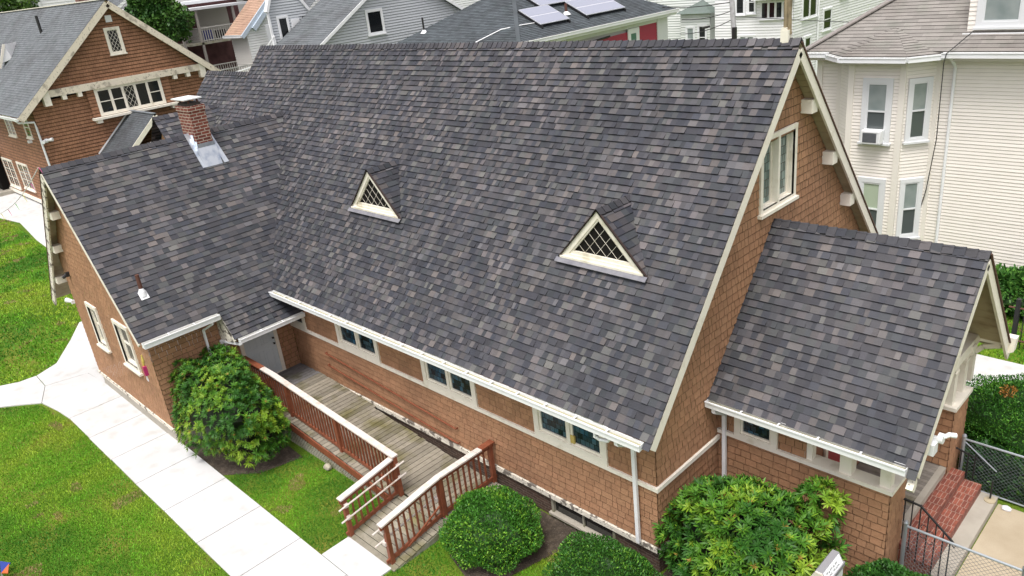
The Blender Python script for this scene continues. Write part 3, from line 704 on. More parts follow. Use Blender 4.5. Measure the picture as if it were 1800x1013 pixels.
cover(mb, (XE, YN, 0), (0, 1, 0), (0, 0, 1), [(0, 0), (.72, 0), (.72, 2.03), (0, 2.03)], .15, (.1, .26), .012, pal_wall, gap=.008, cham=.017)
cover(mb, (XE, 5.02, 0), (0, 1, 0), (0, 0, 1), [(0, 0), (.84, 0), (.84, 2.03), (0, 2.03)], .15, (.1, .26), .012, pal_wall, gap=.008, cham=.017)
cover(mb, (XE - .5, 5.02, 0), (1, 0, 0), (0, 0, 1), [(0, 0), (.5, 0), (.5, 2.03), (0, 2.03)], .15, (.1, .26), .012, pal_wall, gap=.008, cham=.017)
mb.build('wall', m_shk, church)
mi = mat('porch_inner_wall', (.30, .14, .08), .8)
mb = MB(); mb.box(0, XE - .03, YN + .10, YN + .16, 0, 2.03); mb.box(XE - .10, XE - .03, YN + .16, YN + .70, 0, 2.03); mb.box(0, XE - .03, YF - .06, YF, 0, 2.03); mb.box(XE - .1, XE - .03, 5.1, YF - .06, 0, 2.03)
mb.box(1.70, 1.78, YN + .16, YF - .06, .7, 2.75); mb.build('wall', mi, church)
mb = MB(); mb.box(0, XE + .05, YN - .05, YN + .24, 2.03, 2.105); mb.box(XE - .24, XE + .05, YN + .24, YN + .78, 2.032, 2.107); mb.build('sill_cap', m_trim, church); mb = MB(); mb.box(XE - .5, XE + .05, 4.96, YF + .05, 2.032, 2.107); mb.box(0, XE - .5, YF - .2, YF + .05, 2.03, 2.105)
mb.build('sill_cap', m_trim, church)
for (x, y, s) in ((1.74, YN + .10, .075), (2.40, YN + .10, .10), (3.04, YN + .10, .085), (3.04, YN + .62, .06), (3.0, 5.12, .085), (3.0, 5.70, .085), (3.0, 6.2, .075), (2.4, YF - .1, .09)):
    mb = MB(); mb.box(x - s, x + s, y - s, y + s, 2.1, 2.95); mb.box(x - s - .015, x + s + .015, y - s - .015, y + s + .015, 2.75, 2.80); mb.build('porch_post', m_trim, church)
mb = MB(); mb.box(1.6, XE + .02, YN + .0, YN + .2, 2.9, 3.08); mb.box(1.6, XE + .02, YF - .2, YF, 2.9, 3.08); mb.box(2.95, 3.13, 2.2, 6.13, 2.97, 3.17); mb.prism([(1.8, 6.14, 3.0), (3.56, 6.14, 3.0), (3.60, 6.14, 2.86), (3.70, 6.14, 2.92), (3.72, 6.14, 3.2), (1.8, 6.14, 3.2)], (0, .17, 0))
mb.build('beam', m_trim, church)
mb = MB(); pts = [(3.02, 6.2, 2.5), (3.06, 6.2, 2.72), (3.2, 6.2, 2.88), (3.48, 6.2, 2.97)]
for a, b in zip(pts[:-1], pts[1:]): mb.beam(a, b, .07, .09)
mb.build('brace', m_trim, church)
window(FP, church, .36, 1.20, 2.06, 2.8, m_trim, m_stain, casing=.12, n=.05, sash=.04, sill=False, depth=.02)
mb = MB(); mb.box(1.785, 1.80, 2.65, 3.6, .75, 2.6); mb.build('door', plain('red_paint', (.35, .035, .04), .5), church)
mb = MB(); mb.box(1.785, 1.83, 2.55, 2.65, .75, 2.7); mb.box(1.785, 1.83, 3.6, 3.7, .75, 2.7); mb.build('door_frame', m_trim, church)
gutter(church, (0.02, 1.66, 2.935), (3.47, 1.66, 2.935), (0, -1, 0), wd=.13, h=.12)
downspout(church, [(.17, 1.58, 2.8), (.17, 1.58, 2.72), (.17, 1.93, 2.5), (.17, 1.93, .1)], .035)
# near rake tail and security light
mb = MB(); mb.prism([(3.5, 1.50, 2.62), (3.5, 1.66, 2.78), (3.5, 1.72, 2.62), (3.5, 1.60, 2.52)], (.1, 0, 0)); mb.build('rafter_tail', m_peel, church)
mb = MB(); c = V3((3.55, 2.72, 3.15)); 
mb.box(3.5, 3.64, 2.2, 2.38, 2.85, 3.05); mb.tube([(3.62, 2.42, 3.08), (3.70, 2.42, 3.08)], [.085, .085], 14); mb.tube([(3.66, 2.42, 3.08), (3.74, 2.52, 3.12), (3.82, 2.58, 3.10)], [.028, .042, .042], 10); mb.box(3.52, 3.62, 2.34, 2.42, 2.95, 3.1)
mb.build('security_light', m_white, church)
# porch floor and steps
mb = MB(); y = 2.18
while y < 5.78:
    mb.box(1.8, 3.02, y, y + .088, .69, .745, jitc((.25, .23, .20), rng, .2)); y += .094
pf = mb.build('porch_floor', m_deck, church)
mb = MB(); mb.box(3.02, 3.13, 2.74, 5.02, .62, .75); mb.build('porch_sill', m_step, church)
mb = MB(); mb.box(3.13, 3.38, 2.66, 5.36, 0, .55); mb.box(3.38, 3.68, 2.66, 5.40, 0, .36); mb.box(1.8, 3.13, 2.2, 5.6, 0, .6); mb.build('brick_step', m_brick_s, church)
mb = MB(); mb.box(3.68, 3.97, 2.62, 5.44, 0, .17); mb.build('stone_step', m_step, church)

# ================================================================== RAMP
ramp = thing('wheelchair_ramp', (-8, -1, 0), 'red stained wooden wheelchair ramp with grey deck boards along the church wall', 'ramp')
dz = lambda x: .70 if x < -10.55 else max(.70 - .08 * (x + 10.6), .25)
mb = MB(); x = -12.22
while x < -4.06:
    xa, xb = x, x + .138; y0 = -1.87 + rng.uniform(0, .015); y1 = (-.04 if x < -8.6 else -.12) + rng.uniform(-.02, .01)
    if xb > -5.55: y0 = -1.62
    col = jitc((.245, .222, .175), rng, .22)
    if x < -11.3: col = jitc((.15, .145, .145), rng, .12)
    za, zb = dz(xa), dz(xb); c = V3(((xa + xb) / 2, (y0 + y1) / 2, (za + zb) / 2 - .018)); d = V3((xb - xa, 0, zb - za)).normalized()
    mb.obox(c, d * .0655, V3((0, (y1 - y0) / 2, 0)), d.cross(V3((0, 1, 0))) * .018, col); x += .145
y = -1.64
lz = lambda y: .25 + (y + 1.62) * .152
while y > -3.02:
    za, zb = lz(y), lz(y - .14); c = V3((-4.82 + rng.uniform(-.01, .01), y - .07, (za + zb) / 2 - .018)); d = V3((0, -.14, zb - za)).normalized()
    mb.obox(c, V3((.80, 0, 0)), d * .067, d.cross(V3((1, 0, 0))) * .018, jitc((.27, .25, .195), rng, .2)); y -= .145
mb.build('deck', m_deck, ramp)
mb = MB(); mb.beam((-12.2, -1.885, dz(-12.2) - .13), (-10.55, -1.885, .70 - .13), .03, .19); mb.beam((-10.55, -1.885, .57), (-5.62, -1.885, dz(-5.62) - .13), .03, .19); mb.build('skirt_board', m_red, ramp)
mb = MB()
mb.prism([(-4.02, -3.02, 0), (-4.02, -.25, 0), (-4.02, -.25, .20), (-4.02, -1.62, .20), (-4.02, -3.02, .01)], (-.03, 0, 0)); mb.build('side_board', m_latt, ramp)
mb = MB(); x = -11.6
while x < -5.7:
    zt_ = dz(x) - .23
    for s_ in (1, -1):
        x2 = x + s_ * zt_
        mb.beam((x, -1.875 + s_ * .006, -.02), (x2, -1.875 + s_ * .006, zt_), .008, .034, (1, 0, 0))
    x += .105
mb.build('lattice', m_latt, ramp)
mb = MB(); mb.face([(-12.2, -1.84, -.05), (-5.6, -1.84, -.05), (-5.6, -1.84, .3), (-10.5, -1.84, .66), (-12.2, -1.84, .66)]); mb.build('under_deck_shade', m_dark, ramp)  # near-black sheet behind the lattice paints the shade under the deck
def railing(pts, zf, h, posts, xdir, capw=.15, base=.10, red_cap=None, sp=.135, side=0):
    """pts: start,end plan points; zf: floor height function of parameter t"""
    a, b = V3(pts[0]), V3(pts[1]); L = (b - a).length; d = (b - a) / L
    at = lambda t, z: a + d * (L * t) + V3((0, 0, z))
    n = 12; segs = [i / n for i in range(n + 1)]
    mb = MB()
    for t0, t1 in zip(segs[:-1], segs[1:]): mb.beam(at(t0, zf(t0) + h), at(t1 + .002, zf(t1) + h), capw, .034)
    root = mb.build('railing', m_cap, ramp)
    if red_cap:
        mb = MB(); mb.beam(at(red_cap[0], zf(red_cap[0]) + h + .004), at(red_cap[1], zf(red_cap[1]) + h + .004), capw + .006, .036); mb.build('cap_end', m_red, root)
    mb = MB(); mb2 = MB()
    for t0, t1 in zip(segs[:-1], segs[1:]):
        mb.beam(at(t0, zf(t0) + h - .075), at(t1, zf(t1) + h - .075), .036, .10); mb2.beam(at(t0, zf(t0) + base), at(t1, zf(t1) + base), .036, .085)
    mb.build('top_rail', m_red, root); mb2.build('bottom_rail', m_red, root)
    for t in posts:
        mb = MB(); p = at(t, 0); mb.box(p.x - .045, p.x + .045, p.y - .045, p.y + .045, zf(t) - .05, zf(t) + h - .02); mb.build('post', m_red, root)
    k = sp
    side_v = d.cross(V3((0, 0, 1))) * side
    while k < L - .05:
        t = k / L
        if min(abs(t - q) for q in posts) * L > .07:
            p = at(t, 0) + side_v; mb = MB(); mb.box(p.x - .017, p.x + .017, p.y - .017, p.y + .017, zf(t) + base - .06, zf(t) + h - .03); mb.build('baluster', m_red, root)
        k += sp
    return root
x0_, x1_ = -12.05, -5.50
railing([(x0_, -1.68, 0), (x1_, -1.68, 0)], lambda t: dz(x0_ + (x1_ - x0_) * t), .97, (.0, .33, .66, .995), 1, red_cap=(.0, .16))
railing([(-5.58, -1.62, 0), (-5.58, -3.10, 0)], lambda t: lz(-1.62 - 1.48 * t), .97, (.03, .93), 1, sp=.15)
railing([(-4.22, -.04, 0), (-4.22, -3.08, 0)], lambda t: .25 if t < .52 else lz(-.04 - 3.04 * t), .99, (.03, .50, .96), 1, sp=.145, red_cap=(.0, .12))
for h in (.80, .50):
    for xx in (-5.47, -4.33):
        mb = MB(); mb.tube([(xx, -1.50, .25 + h), (xx, -3.20, .03 + h)], .019, 8); g = mb.build('grab_rail', m_cap, ramp)
        for y in (-1.66, -3.0):
            bm_ = MB(); s_ = -1 if xx < -5 else 1; bm_.box(xx + s_ * .06 - .05, xx + s_ * .06 + .05, y - .04, y + .04, lz(y) + h - .05, lz(y) + h + .03); bm_.build('rail_block', m_cap, g)
for z0, z1 in ((1.51, 1.12), (1.15, .73)):
    mb = MB(); mb.tube([(-10.57, -.02, z0 - .0), (-10.57, -.075, z0), (-5.38, -.075, z1), (-5.38, -.02, z1)], .021, 8); mb.build('wall_handrail', m_red, ramp)
mb = MB(); mb.beam((-4.05, -1.75, .72), (-4.19, -2.55, .18), .03, .03); mb.build('loose_baluster', m_red, ramp)

# ================================================================== PATHS AND BEDS
mb = MB()
def slab(poly, z=.032): mb.prism([(x, y, -.05) for x, y in poly], (0, 0, z + .05))
xs = [-16.4, -14.75, -13.1, -11.45, -9.8, -8.1, -6.4, -4.7, -3.0, -1.3, .4, 2.1]
for a, b in zip(xs[:-1], xs[1:]):
    yi = -3.775 if b < -12.2 else -3.73
    slab([(a + .009, -5.23 + rng.uniform(-.02, .02)), (b - .009, -5.23 + rng.uniform(-.02, .02)), (b - .009, yi), (a + .009, yi)])
slab([(-5.60, -3.715), (-4.13, -3.715), (-4.13, -3.06), (-5.60, -3.06)])
slab([(-16.412, -5.23), (-16.412, -3.775), (-17.82, -3.775), (-19.0, -3.885), (-19.3, -5.05), (-18.17, -5.46), (-17.2, -5.3)])
slab([(-17.83, -3.78), (-17.83, 1.5), (-24.5, 1.5), (-23.82, -2.61), (-22.4, -3.35), (-20.78, -4.29), (-20.39, -5.0), (-19.32, -5.04), (-19.01, -3.875)])
slab([(-19.32, -5.06), (-20.39, -5.02), (-20.42, -5.5), (-20.71, -6.0), (-21.6, -6.7), (-23.4, -7.6), (-23.4, -9.2), (-20.6, -7.6), (-19.11, -6.38), (-18.6, -5.85), (-18.2, -5.47)])
slab([(-24.51, 1.5), (-17.84, 1.5), (-17.84, 2.8), (-60, 2.6), (-60, -1.5), (-50, -.6), (-45.5, -.1), (-43, .3), (-38, -.2), (-30, -.6), (-24.3, .3)], .028)
tag(mb.build('path', m_conc), kind='structure')
sheet('walkway', [(3.99, 2.6), (16, 2.6), (16, 5.45), (3.99, 5.45)], .02, m_conc_b, .06)
sheet('rear_path', [(.5, 8.9), (14, 8.9), (14, 11.25), (.5, 11.25)], .03, m_conc, .06)
sheet('soil_bed', [(-4.1, -.02), (-4.1, -.5), (-3.7, -1.0), (-3.5, -2.1), (-2.8, -2.3), (-2.2, -1.9), (-1.9, -.75), (-1.5, -.7), (-1.3, -1.45), (.4, -1.5), (2.8, -.7), (4.0, 1.0), (3.9, 1.95), (.03, 1.95), (.03, -.02)], .012, m_soil, .03)
sheet('bush_bed', [(-12.28, -3.71), (-10.0, -3.71), (-9.3, -3.1), (-9.0, -2.1), (-12.2, -1.9), (-12.28, -3.6)], .012, m_soil, .03)

# ================================================================== PLANTS
NP = np.random.default_rng(5)
def quads(name, V, Ccol, mat_, parent=None, kind=None):
    """V (n,k,3) float array of k-gons, Ccol (n,3)"""
    n, k, _ = V.shape
    me = bpy.data.meshes.new(name); off = V3((0, 0, 0)); p = parent
    while p is not None: off += p.location; p = p.parent
    me.vertices.add(n * k); me.vertices.foreach_set('co', (V.reshape(-1, 3) - np.array(off)).astype(np.float32).ravel())
    me.loops.add(n * k); me.loops.foreach_set('vertex_index', np.arange(n * k, dtype=np.int32))
    me.polygons.add(n); me.polygons.foreach_set('loop_start', np.arange(0, n * k, k, dtype=np.int32))
    me.update(calc_edges=True)
    ca = me.color_attributes.new('Tone', 'FLOAT_COLOR', 'CORNER')
    ca.data.foreach_set('color', np.repeat(np.concatenate([Ccol, np.ones((n, 1))], 1), k, axis=0).astype(np.float32).ravel())
    me.materials.append(mat_)
    o = bpy.data.objects.new(name, me); COL.objects.link(o)
    if parent: o.parent = parent
    return tag(o, kind=kind)
def vnoise(P, scale, seed):
    """smooth value noise in 3-D, vectorised"""
    g = np.random.default_rng(seed).random((24, 24, 24)); q = np.asarray(P) * scale + 100.0
    i = np.floor(q).astype(int); f = q - i; f = f * f * (3 - 2 * f); r = 0
    for a in (0, 1):
        for b in (0, 1):
            for c in (0, 1):
                wgt = (f[:, 0] if a else 1 - f[:, 0]) * (f[:, 1] if b else 1 - f[:, 1]) * (f[:, 2] if c else 1 - f[:, 2])
                r = r + wgt * g[(i[:, 0] + a) % 24, (i[:, 1] + b) % 24, (i[:, 2] + c) % 24]
    return r
def nrm(a): return a / np.maximum(np.linalg.norm(a, axis=-1, keepdims=True), 1e-9)
def shell(n, c, rad, lump, lscale, seed, rmin=.75, zmin=.03, flat=1.0):
    d = nrm(NP.normal(size=(n, 3))); d[:, 2] = np.where(d[:, 2] < -.55, -d[:, 2], d[:, 2])
    k = 1 + lump * (vnoise(d * 1.0, lscale, seed) - .5) * 2
    r = k * (1 - (1 - rmin) * NP.random(n) ** 2.2)
    P = np.array(c) + d * np.array(rad) * r[:, None]
    nn = nrm(d / np.array(rad))
    ok = P[:, 2] > zmin
    return P[ok], nn[ok]
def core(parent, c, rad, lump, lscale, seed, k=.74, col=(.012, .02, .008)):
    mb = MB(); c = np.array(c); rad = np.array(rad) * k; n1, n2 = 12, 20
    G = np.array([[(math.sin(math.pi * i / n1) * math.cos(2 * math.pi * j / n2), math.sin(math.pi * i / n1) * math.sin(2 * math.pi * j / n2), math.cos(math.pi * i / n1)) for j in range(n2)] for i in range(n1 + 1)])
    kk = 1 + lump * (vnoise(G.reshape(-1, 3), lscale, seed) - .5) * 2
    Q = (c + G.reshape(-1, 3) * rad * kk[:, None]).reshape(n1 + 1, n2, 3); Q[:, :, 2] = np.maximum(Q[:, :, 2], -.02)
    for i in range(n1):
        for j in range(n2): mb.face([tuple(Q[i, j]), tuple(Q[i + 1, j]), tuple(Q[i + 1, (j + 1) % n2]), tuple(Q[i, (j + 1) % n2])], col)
    return mb.build('shaded_core', m_leafd, parent)  # solid dark fill; shade inside the foliage is put into its colour
def rosettes(P, N, size, cols, k=10):
    """whorls of long leaves; two quads per leaf"""
    n = len(P); t = nrm(np.cross(N, nrm(NP.normal(size=(n, 3))))); b = np.cross(N, t); VV = []; CC = []
    for i in range(k):
        a = 2 * np.pi * (i + NP.uniform(-.25, .25, n)) / k; el = NP.uniform(.25, .95, n)
        L = size * NP.uniform(.75, 1.2, n); wd = L * .125
        out = t * np.cos(a)[:, None] + b * np.sin(a)[:, None]
        d = out * np.cos(el)[:, None] + N * np.sin(el)[:, None]; sd = nrm(np.cross(d, N))
        drop = np.array([0, 0, -1.0]) * (L * .06)[:, None]
        p0 = P + d * (L * .06)[:, None]; p1 = P + d * (L * .55)[:, None]; p2 = P + d * L[:, None] + drop
        w_ = sd * wd[:, None]
        VV += [np.stack([p0 - w_ * .25, p0 + w_ * .25, p1 + w_, p1 - w_], 1), np.stack([p1 - w_, p1 + w_, p2 + w_ * .28, p2 - w_ * .28], 1)]
        c = cols * NP.uniform(.82, 1.18, (n, 1)); CC += [c, c]
    return np.concatenate(VV), np.concatenate(CC)
def rhodo(label, c, rad, n, seed, yel, size=.15, extra=(), lump=.21):
    t = thing('rhododendron_bush', (c[0], c[1], 0), label, 'bush')
    P, N = shell(n, c, rad, lump, 2.3, seed)
    for (cx, r2, m_) in extra:
        p, q = shell(m_, cx, r2, .2, 2.0, seed + 3, zmin=.2); P = np.concatenate([P, p]); N = np.concatenate([N, q])
    N = nrm(N * .9 + np.array([0, 0, .4]) + NP.normal(size=N.shape) * .25)
    v = vnoise(P, 1.5, seed + 9); u = NP.random(len(P))
    dark = np.array([.022, .085, .010]); mid = np.array([.065, .175, .014]); lite = np.array([.19, .30, .022]); org = np.array([.27, .17, .035])
    k = np.clip((v - .5) * 1.6 + u * .75 + yel, 0, 1)[:, None]
    cols = np.where(k < .5, dark + (mid - dark) * k * 2, mid + (lite - mid) * (k * 2 - 1))
    Vq, Cq = rosettes(P, N, size, cols)
    sel = (u > .80)
    V2, C2 = rosettes(P[sel] + N[sel] * .02, N[sel], size * .5, np.where(NP.random((sel.sum(), 1)) < .35, org, lite * 1.05), 6)
    quads('foliage', np.concatenate([Vq, V2]), np.concatenate([Cq, C2]), m_leafc, t)
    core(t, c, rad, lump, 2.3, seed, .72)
    mb = MB()
    for i in range(9):
        a = rng.uniform(0, 6.28); e = V3(c) + V3((rad[0] * .75 * math.cos(a), rad[1] * .75 * math.sin(a), rad[2] * rng.uniform(.1, .6)))
        mb.tube([(c[0] + rng.uniform(-.2, .2), c[1] + rng.uniform(-.15, .15), -.02), tuple((V3((c[0], c[1], 0)) + e) / 2 + V3((0, 0, .1))), tuple(e)], [.035, .025, .012], 6)
    mb.build('stem', m_twig, t); return t
rhodo('large rhododendron bush with yellowing leaves standing between the concrete path and the ramp railing', (-11.2, -2.80, 1.06), (2.32, 1.08, 1.28), 2100, 21, .03, .112)
rhodo('big bright green rhododendron bush in the corner between the church gable and the porch', (1.40, .55, .98), (1.42, 1.12, 1.12), 1350, 33, .08, .135, extra=[((2.25, 1.45, 1.72), (.38, .25, .42), 95)])
def shrub(name, label, c, rad, n, seed, base, tip, ls=.034, lump=.15, lsc=2.6, tipf=.3, cat='bush', dead=None):
    t = thing(name, (c[0], c[1], 0), label, cat)
    P, N = shell(n, c, rad, lump, lsc, seed, rmin=.86)
    n = len(P); d = nrm(N * .5 + np.array([0, 0, .35]) + NP.normal(size=(n, 3)) * .55); s = nrm(np.cross(d, NP.normal(size=(n, 3))))
    L = ls * NP.uniform(.7, 1.5, n)[:, None]; wd = L * .38
    V = np.stack([P - s * wd * .5, P + s * wd * .5, P + d * L + s * wd * .6, P + d * L - s * wd * .6], 1)
    v = vnoise(P, 3.0, seed + 2); u = NP.random(n); k = ((u < tipf * np.clip((v - .3) * 2.5, 0, 1.3)))[:, None]
    C = np.where(k, np.array(tip), np.array(base)) * NP.uniform(.7, 1.3, (n, 1))
    if dead:
        dd = np.linalg.norm(P - np.array(dead), axis=1) < .16; C[dd] = np.array([.35, .16, .03]) * NP.uniform(.6, 1.1, (dd.sum(), 1))
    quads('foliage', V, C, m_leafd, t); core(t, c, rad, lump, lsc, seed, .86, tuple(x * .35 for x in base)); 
    mb = MB(); mb.tube([(c[0], c[1], -.02), (c[0], c[1], c[2])], [.05, .03], 7); mb.build('stem', m_twig, t)
    return t
shrub('boxwood_bush', 'round clipped dark green boxwood bush beside the right ramp railing', (-2.92, -1.42, .50), (.96, .90, .62), 15000, 3, (.042, .15, .014), (.16, .33, .028), tipf=.34)
shrub('yew_bush', 'low spreading dark yew bush under the white downspout of the church corner', (-.42, -.98, .36), (1.12, .80, .52), 13000, 4, (.034, .12, .014), (.11, .25, .025), lump=.22, tipf=.2)
shrub('yew_bush', 'small feathery dark yew bush in front of the chain link fence by the porch corner', (3.62, 1.62, .30), (.85, .55, .45), 9000, 5, (.028, .10, .014), (.08, .22, .025), ls=.045, lump=.3, tipf=.3)
shrub('yew_hedge', 'tall rounded yew hedge with one orange dead patch beyond the porch pier', (4.3, 7.30, .72), (1.9, 1.45, .95), 30000, 6, (.030, .12, .011), (.08, .22, .02), tipf=.3, cat='hedge', dead=(3.55, 7.1, 1.52))
shrub('climbing_shrub', 'dark leafy shrub tangled behind the chain link fence beside the brick steps', (4.6, 5.95, .35), (1.4, .32, .62), 6000, 7, (.020, .075, .014), (.07, .17, .025), ls=.07, lump=.35, tipf=.3)
shrub('leafy_shrub', 'bright green weedy shrub against the foundation of the cream house', (2.3, 14.3, .45), (1.1, .6, .75), 5000, 8, (.04, .13, .02), (.10, .24, .04), ls=.11, lump=.35, tipf=.5)

# ---- lawn blades
def blades(polys, dens, hgt, wid, name):
    out = []
    for poly in polys:
        poly = np.array(poly); lo, hi = poly.min(0), poly.max(0); n = int((hi - lo).prod() * dens); P = lo + NP.random((n, 2)) * (hi - lo); ins = np.zeros(n, bool); j = len(poly) - 1
        for i in range(len(poly)):
            a, b = poly[i], poly[j]; c = ((a[1] > P[:, 1]) != (b[1] > P[:, 1])) & (P[:, 0] < (b[0] - a[0]) * (P[:, 1] - a[1]) / (b[1] - a[1] + 1e-12) + a[0]); ins ^= c; j = i
        out.append(P[ins])
    P = np.concatenate(out); n = len(P); P3 = np.concatenate([P, np.zeros((n, 1))], 1)
    a = NP.random(n) * 2 * np.pi; t = np.stack([np.cos(a), np.sin(a), np.zeros(n)], 1) * (wid * NP.uniform(.6, 1.4, n))[:, None]
    h = hgt * NP.uniform(.5, 1.4, n); ln = NP.normal(size=(n, 3)) * .5; ln[:, 2] = 1; ln = nrm(ln) * h[:, None]
    V = np.stack([P3 - t, P3 + t, P3 + ln], 1)
    A = vnoise(P3, .38, 41); B = vnoise(P3, 1.1, 42); D = vnoise(P3, 3.2, 43); u = NP.random(n)
    k = np.clip((A - .47) * 2.2 + (B - .5) * 1.0 + (D - .5) * .5 + (u - .5) * .3 + .42, 0, 1)[:, None]
    g0 = np.array([.048, .185, .012]); g1 = np.array([.125, .35, .015]); g2 = np.array([.27, .40, .030])
    C = np.where(k < .5, g0 + (g1 - g0) * k * 2, g1 + (g2 - g1) * (k * 2 - 1)) * NP.uniform(.75, 1.25, (n, 1))
    st = (u > .985)[:, None] | ((D * B) > .56)[:, None]; C = np.where(st, np.array([.33, .26, .11]) * NP.uniform(.6, 1.1, (n, 1)), C)
    return quads(name, V, C, m_grassb, None, 'stuff')
LA = [(-23.2, -9.3), (-20.55, -7.65), (-19.05, -6.4), (-18.1, -5.53), (-16.6, -5.37), (-16.4, -5.26), (-6.2, -5.26), (-6.2, -8), (-9, -11.5), (-23, -12)]
LB = [(-44, .1), (-38, -.3), (-30, -.7), (-24.4, .2), (-23.9, -2.6), (-22.4, -3.4), (-20.85, -4.35), (-20.45, -5.0), (-20.5, -5.5), (-20.8, -6.0), (-23.4, -7.5), (-60, -14), (-60, -1.7)]
LC = [(-9.65, -3.70), (-5.63, -3.70), (-5.63, -1.92), (-9.05, -1.92), (-9.2, -2.9), (-9.8, -3.5)]
LD = [(-4.08, -3.7), (-4.08, -.6), (-3.75, -1.0), (-3.6, -2.15), (-2.8, -2.4), (-2.1, -1.95), (-1.95, -.7), (-1.45, -.6), (-1.25, -1.5), (.5, -1.55), (1.5, -3.7)]
LE = [(.5, 11.3), (7, 11.3), (7, 15.3), (.5, 15.3)]
blades([LA], 1500, .05, .009, 'grass')
blades([LC, LD], 1900, .05, .007, 'grass')
blades([LB], 330, .07, .02, 'grass')
blades([LE], 500, .08, .015, 'grass')

def tree(label, base, c, rad, n, seed, base_c, tip, ls=.2, group=None, name='broadleaf_tree'):
    t = thing(name, base, label, 'tree', group)
    mb = MB(); b = V3(base); cc = V3(c)
    mb.tube([b, b.lerp(cc, .5) + V3((.1, .05, 0)), cc], [.28, .2, .10], 9)
    for i in range(8):
        a = 6.28 * i / 8 + rng.uniform(-.3, .3); e = cc + V3((rad[0] * .7 * math.cos(a), rad[1] * .7 * math.sin(a), rad[2] * rng.uniform(-.3, .6))); s_ = b.lerp(cc, rng.uniform(.6, .95))
        mb.tube([s_, s_.lerp(e, .5) + V3((0, 0, .2)), e], [.09, .06, .02], 6)
    mb.build('trunk', m_twig, t)
    P, N = shell(n, c, rad, .35, 2.0, seed, rmin=.55, zmin=.5); n = len(P)
    d = nrm(N * .5 + NP.normal(size=(n, 3)) * .8 + np.array([0, 0, -.1])); s = nrm(np.cross(d, NP.normal(size=(n, 3)))); L = ls * NP.uniform(.6, 1.4, n)[:, None]
    V = np.stack([P - d * L * .1, P + d * L * .45 + s * L * .35, P + d * L, P + d * L * .45 - s * L * .35], 1)
    v = vnoise(P, 1.1, seed + 1); k = np.clip((v - .35) * 1.5 + NP.random(n) * .5 - .1, 0, 1)[:, None]
    C = (np.array(base_c) + (np.array(tip) - np.array(base_c)) * k) * NP.uniform(.75, 1.25, (n, 1))
    quads('crown', V, C, m_leafd, t); return t
tree('green broadleaf tree standing behind the right roof slope of the brown shingled house', (-47.5, 13.0, 0), (-47.5, 12.75, 9.3), (1.75, 1.65, 2.3), 11000, 51, (.022, .075, .012), (.085, .19, .025), .2)
tree('yellow green tree far behind the ridge of the brown shingled house', (-78, 11.5, 0), (-78, 10.9, 11.0), (2.6, 3.0, 2.6), 7000, 52, (.05, .12, .02), (.14, .24, .04), .3)

# ================================================================== NEIGHBOURING HOUSES
def box_house_roof(mb, x0, x1, ym, z_r, half, t, pal, r=rng, expo=.16, wr=(.25, .4)):
    """gable roof with ridge along X"""
    c = 1 / math.hypot(1, t); L = half / c
    cover(mb, (x0, ym - half, z_r - half * t), (1, 0, 0), (0, c, t * c), [(0, 0), (x1 - x0, 0), (x1 - x0, L), (0, L)], expo, wr, .014, pal, edge=(.05, .055, .06))
    cover(mb, (x1, ym + half, z_r - half * t), (-1, 0, 0), (0, -c, t * c), [(0, 0), (x1 - x0, 0), (x1 - x0, L), (0, L)], expo, (.8, 1.2), .014, pal, edge=(.05, .055, .06))

# ---- brown shingled house on the left
bh = thing('shingled_house', (-50, 7.6, 0), 'brown shingled house with grey roof, peeling cream gable trim and a row of five windows', 'house')
GX = -41.5; BY0, BY1, BYM = 2.39, 12.8, 7.6; BT, BZ = .86, 10.92
bz = lambda y: BZ - abs(y - BYM) * BT - .2
mb = MB()
cover(mb, (GX, BY0, .3), (0, 1, 0), (0, 0, 1), [(0, 0), (BY1 - BY0, 0), (BY1 - BY0, 6.3), (0, bz(BY0) - .3)], .19, (.09, .22), .020, pal_brown, gap=.007, cham=.05, jit=.01)
cover(mb, (GX + .12, BY0 + .4, 6.75), (0, 1, 0), (0, 0, 1), [(.25, 0), (9.1, 0), (BYM - BY0 - .4, bz(BYM) - 6.75)], .19, (.09, .22), .020, pal_brown, gap=.007, cham=.05, jit=.01, holes=[(4.4, 5.05, 1.4, 2.65)])
cover(mb, (-64, BY0, .3), (1, 0, 0), (0, 0, 1), [(0, 0), (22.5, 0), (22.5, 5.6), (0, 5.6)], .19, (.12, .26), .018, pal_brown, gap=.007, cham=.05)
mb.build('wall', m_shk, bh)
mb = MB(); mb.box(-64, GX - .05, BY0 + .05, BY1 - .05, 0, 5.7); mb.prism([(GX - .05, BY0 + .3, 5.7), (GX - .05, BY1 - .3, 5.7), (GX - .05, BYM, bz(BYM) - .1)], (-.1, 0, 0)); mb.build('inner_wall', m_dark, bh)
mb = MB(); box_house_roof(mb, -66, -41.0, BYM, BZ, 6.05, BT, pal_gray); br = mb.build('roof', m_roof_old, bh)
mb = MB(); mb.beam((-66, BYM, BZ + .03), (-41.05, BYM, BZ + .03), .22, .05); mb.build('ridge_cap', m_trim, br)
mb = MB()
for s_ in (-1, 1):
    c = 1 / math.hypot(1, BT); n_ = V3((0, s_ * BT * c, c))
    mb.beam(V3((-41.04, BYM + s_ * 6.1, BZ - 6.1 * BT)) - n_ * .17, V3((-41.04, BYM, BZ)) - V3((0, 0, .17 / c)), .08, .34, tuple(n_))
mb.build('barge_board', m_peel2, bh)
mb = MB()
for s_ in (-1, 1):
    c = 1 / math.hypot(1, BT); n_ = V3((0, s_ * BT * c, c))
    mb.beam(V3((-41.27, BYM + s_ * 6.0, BZ - 6.0 * BT)) - n_ * .06, V3((-41.27, BYM, BZ)) - V3((0, 0, .06 / c)), .4, .05, tuple(n_))
mb.build('soffit', m_soff, bh)
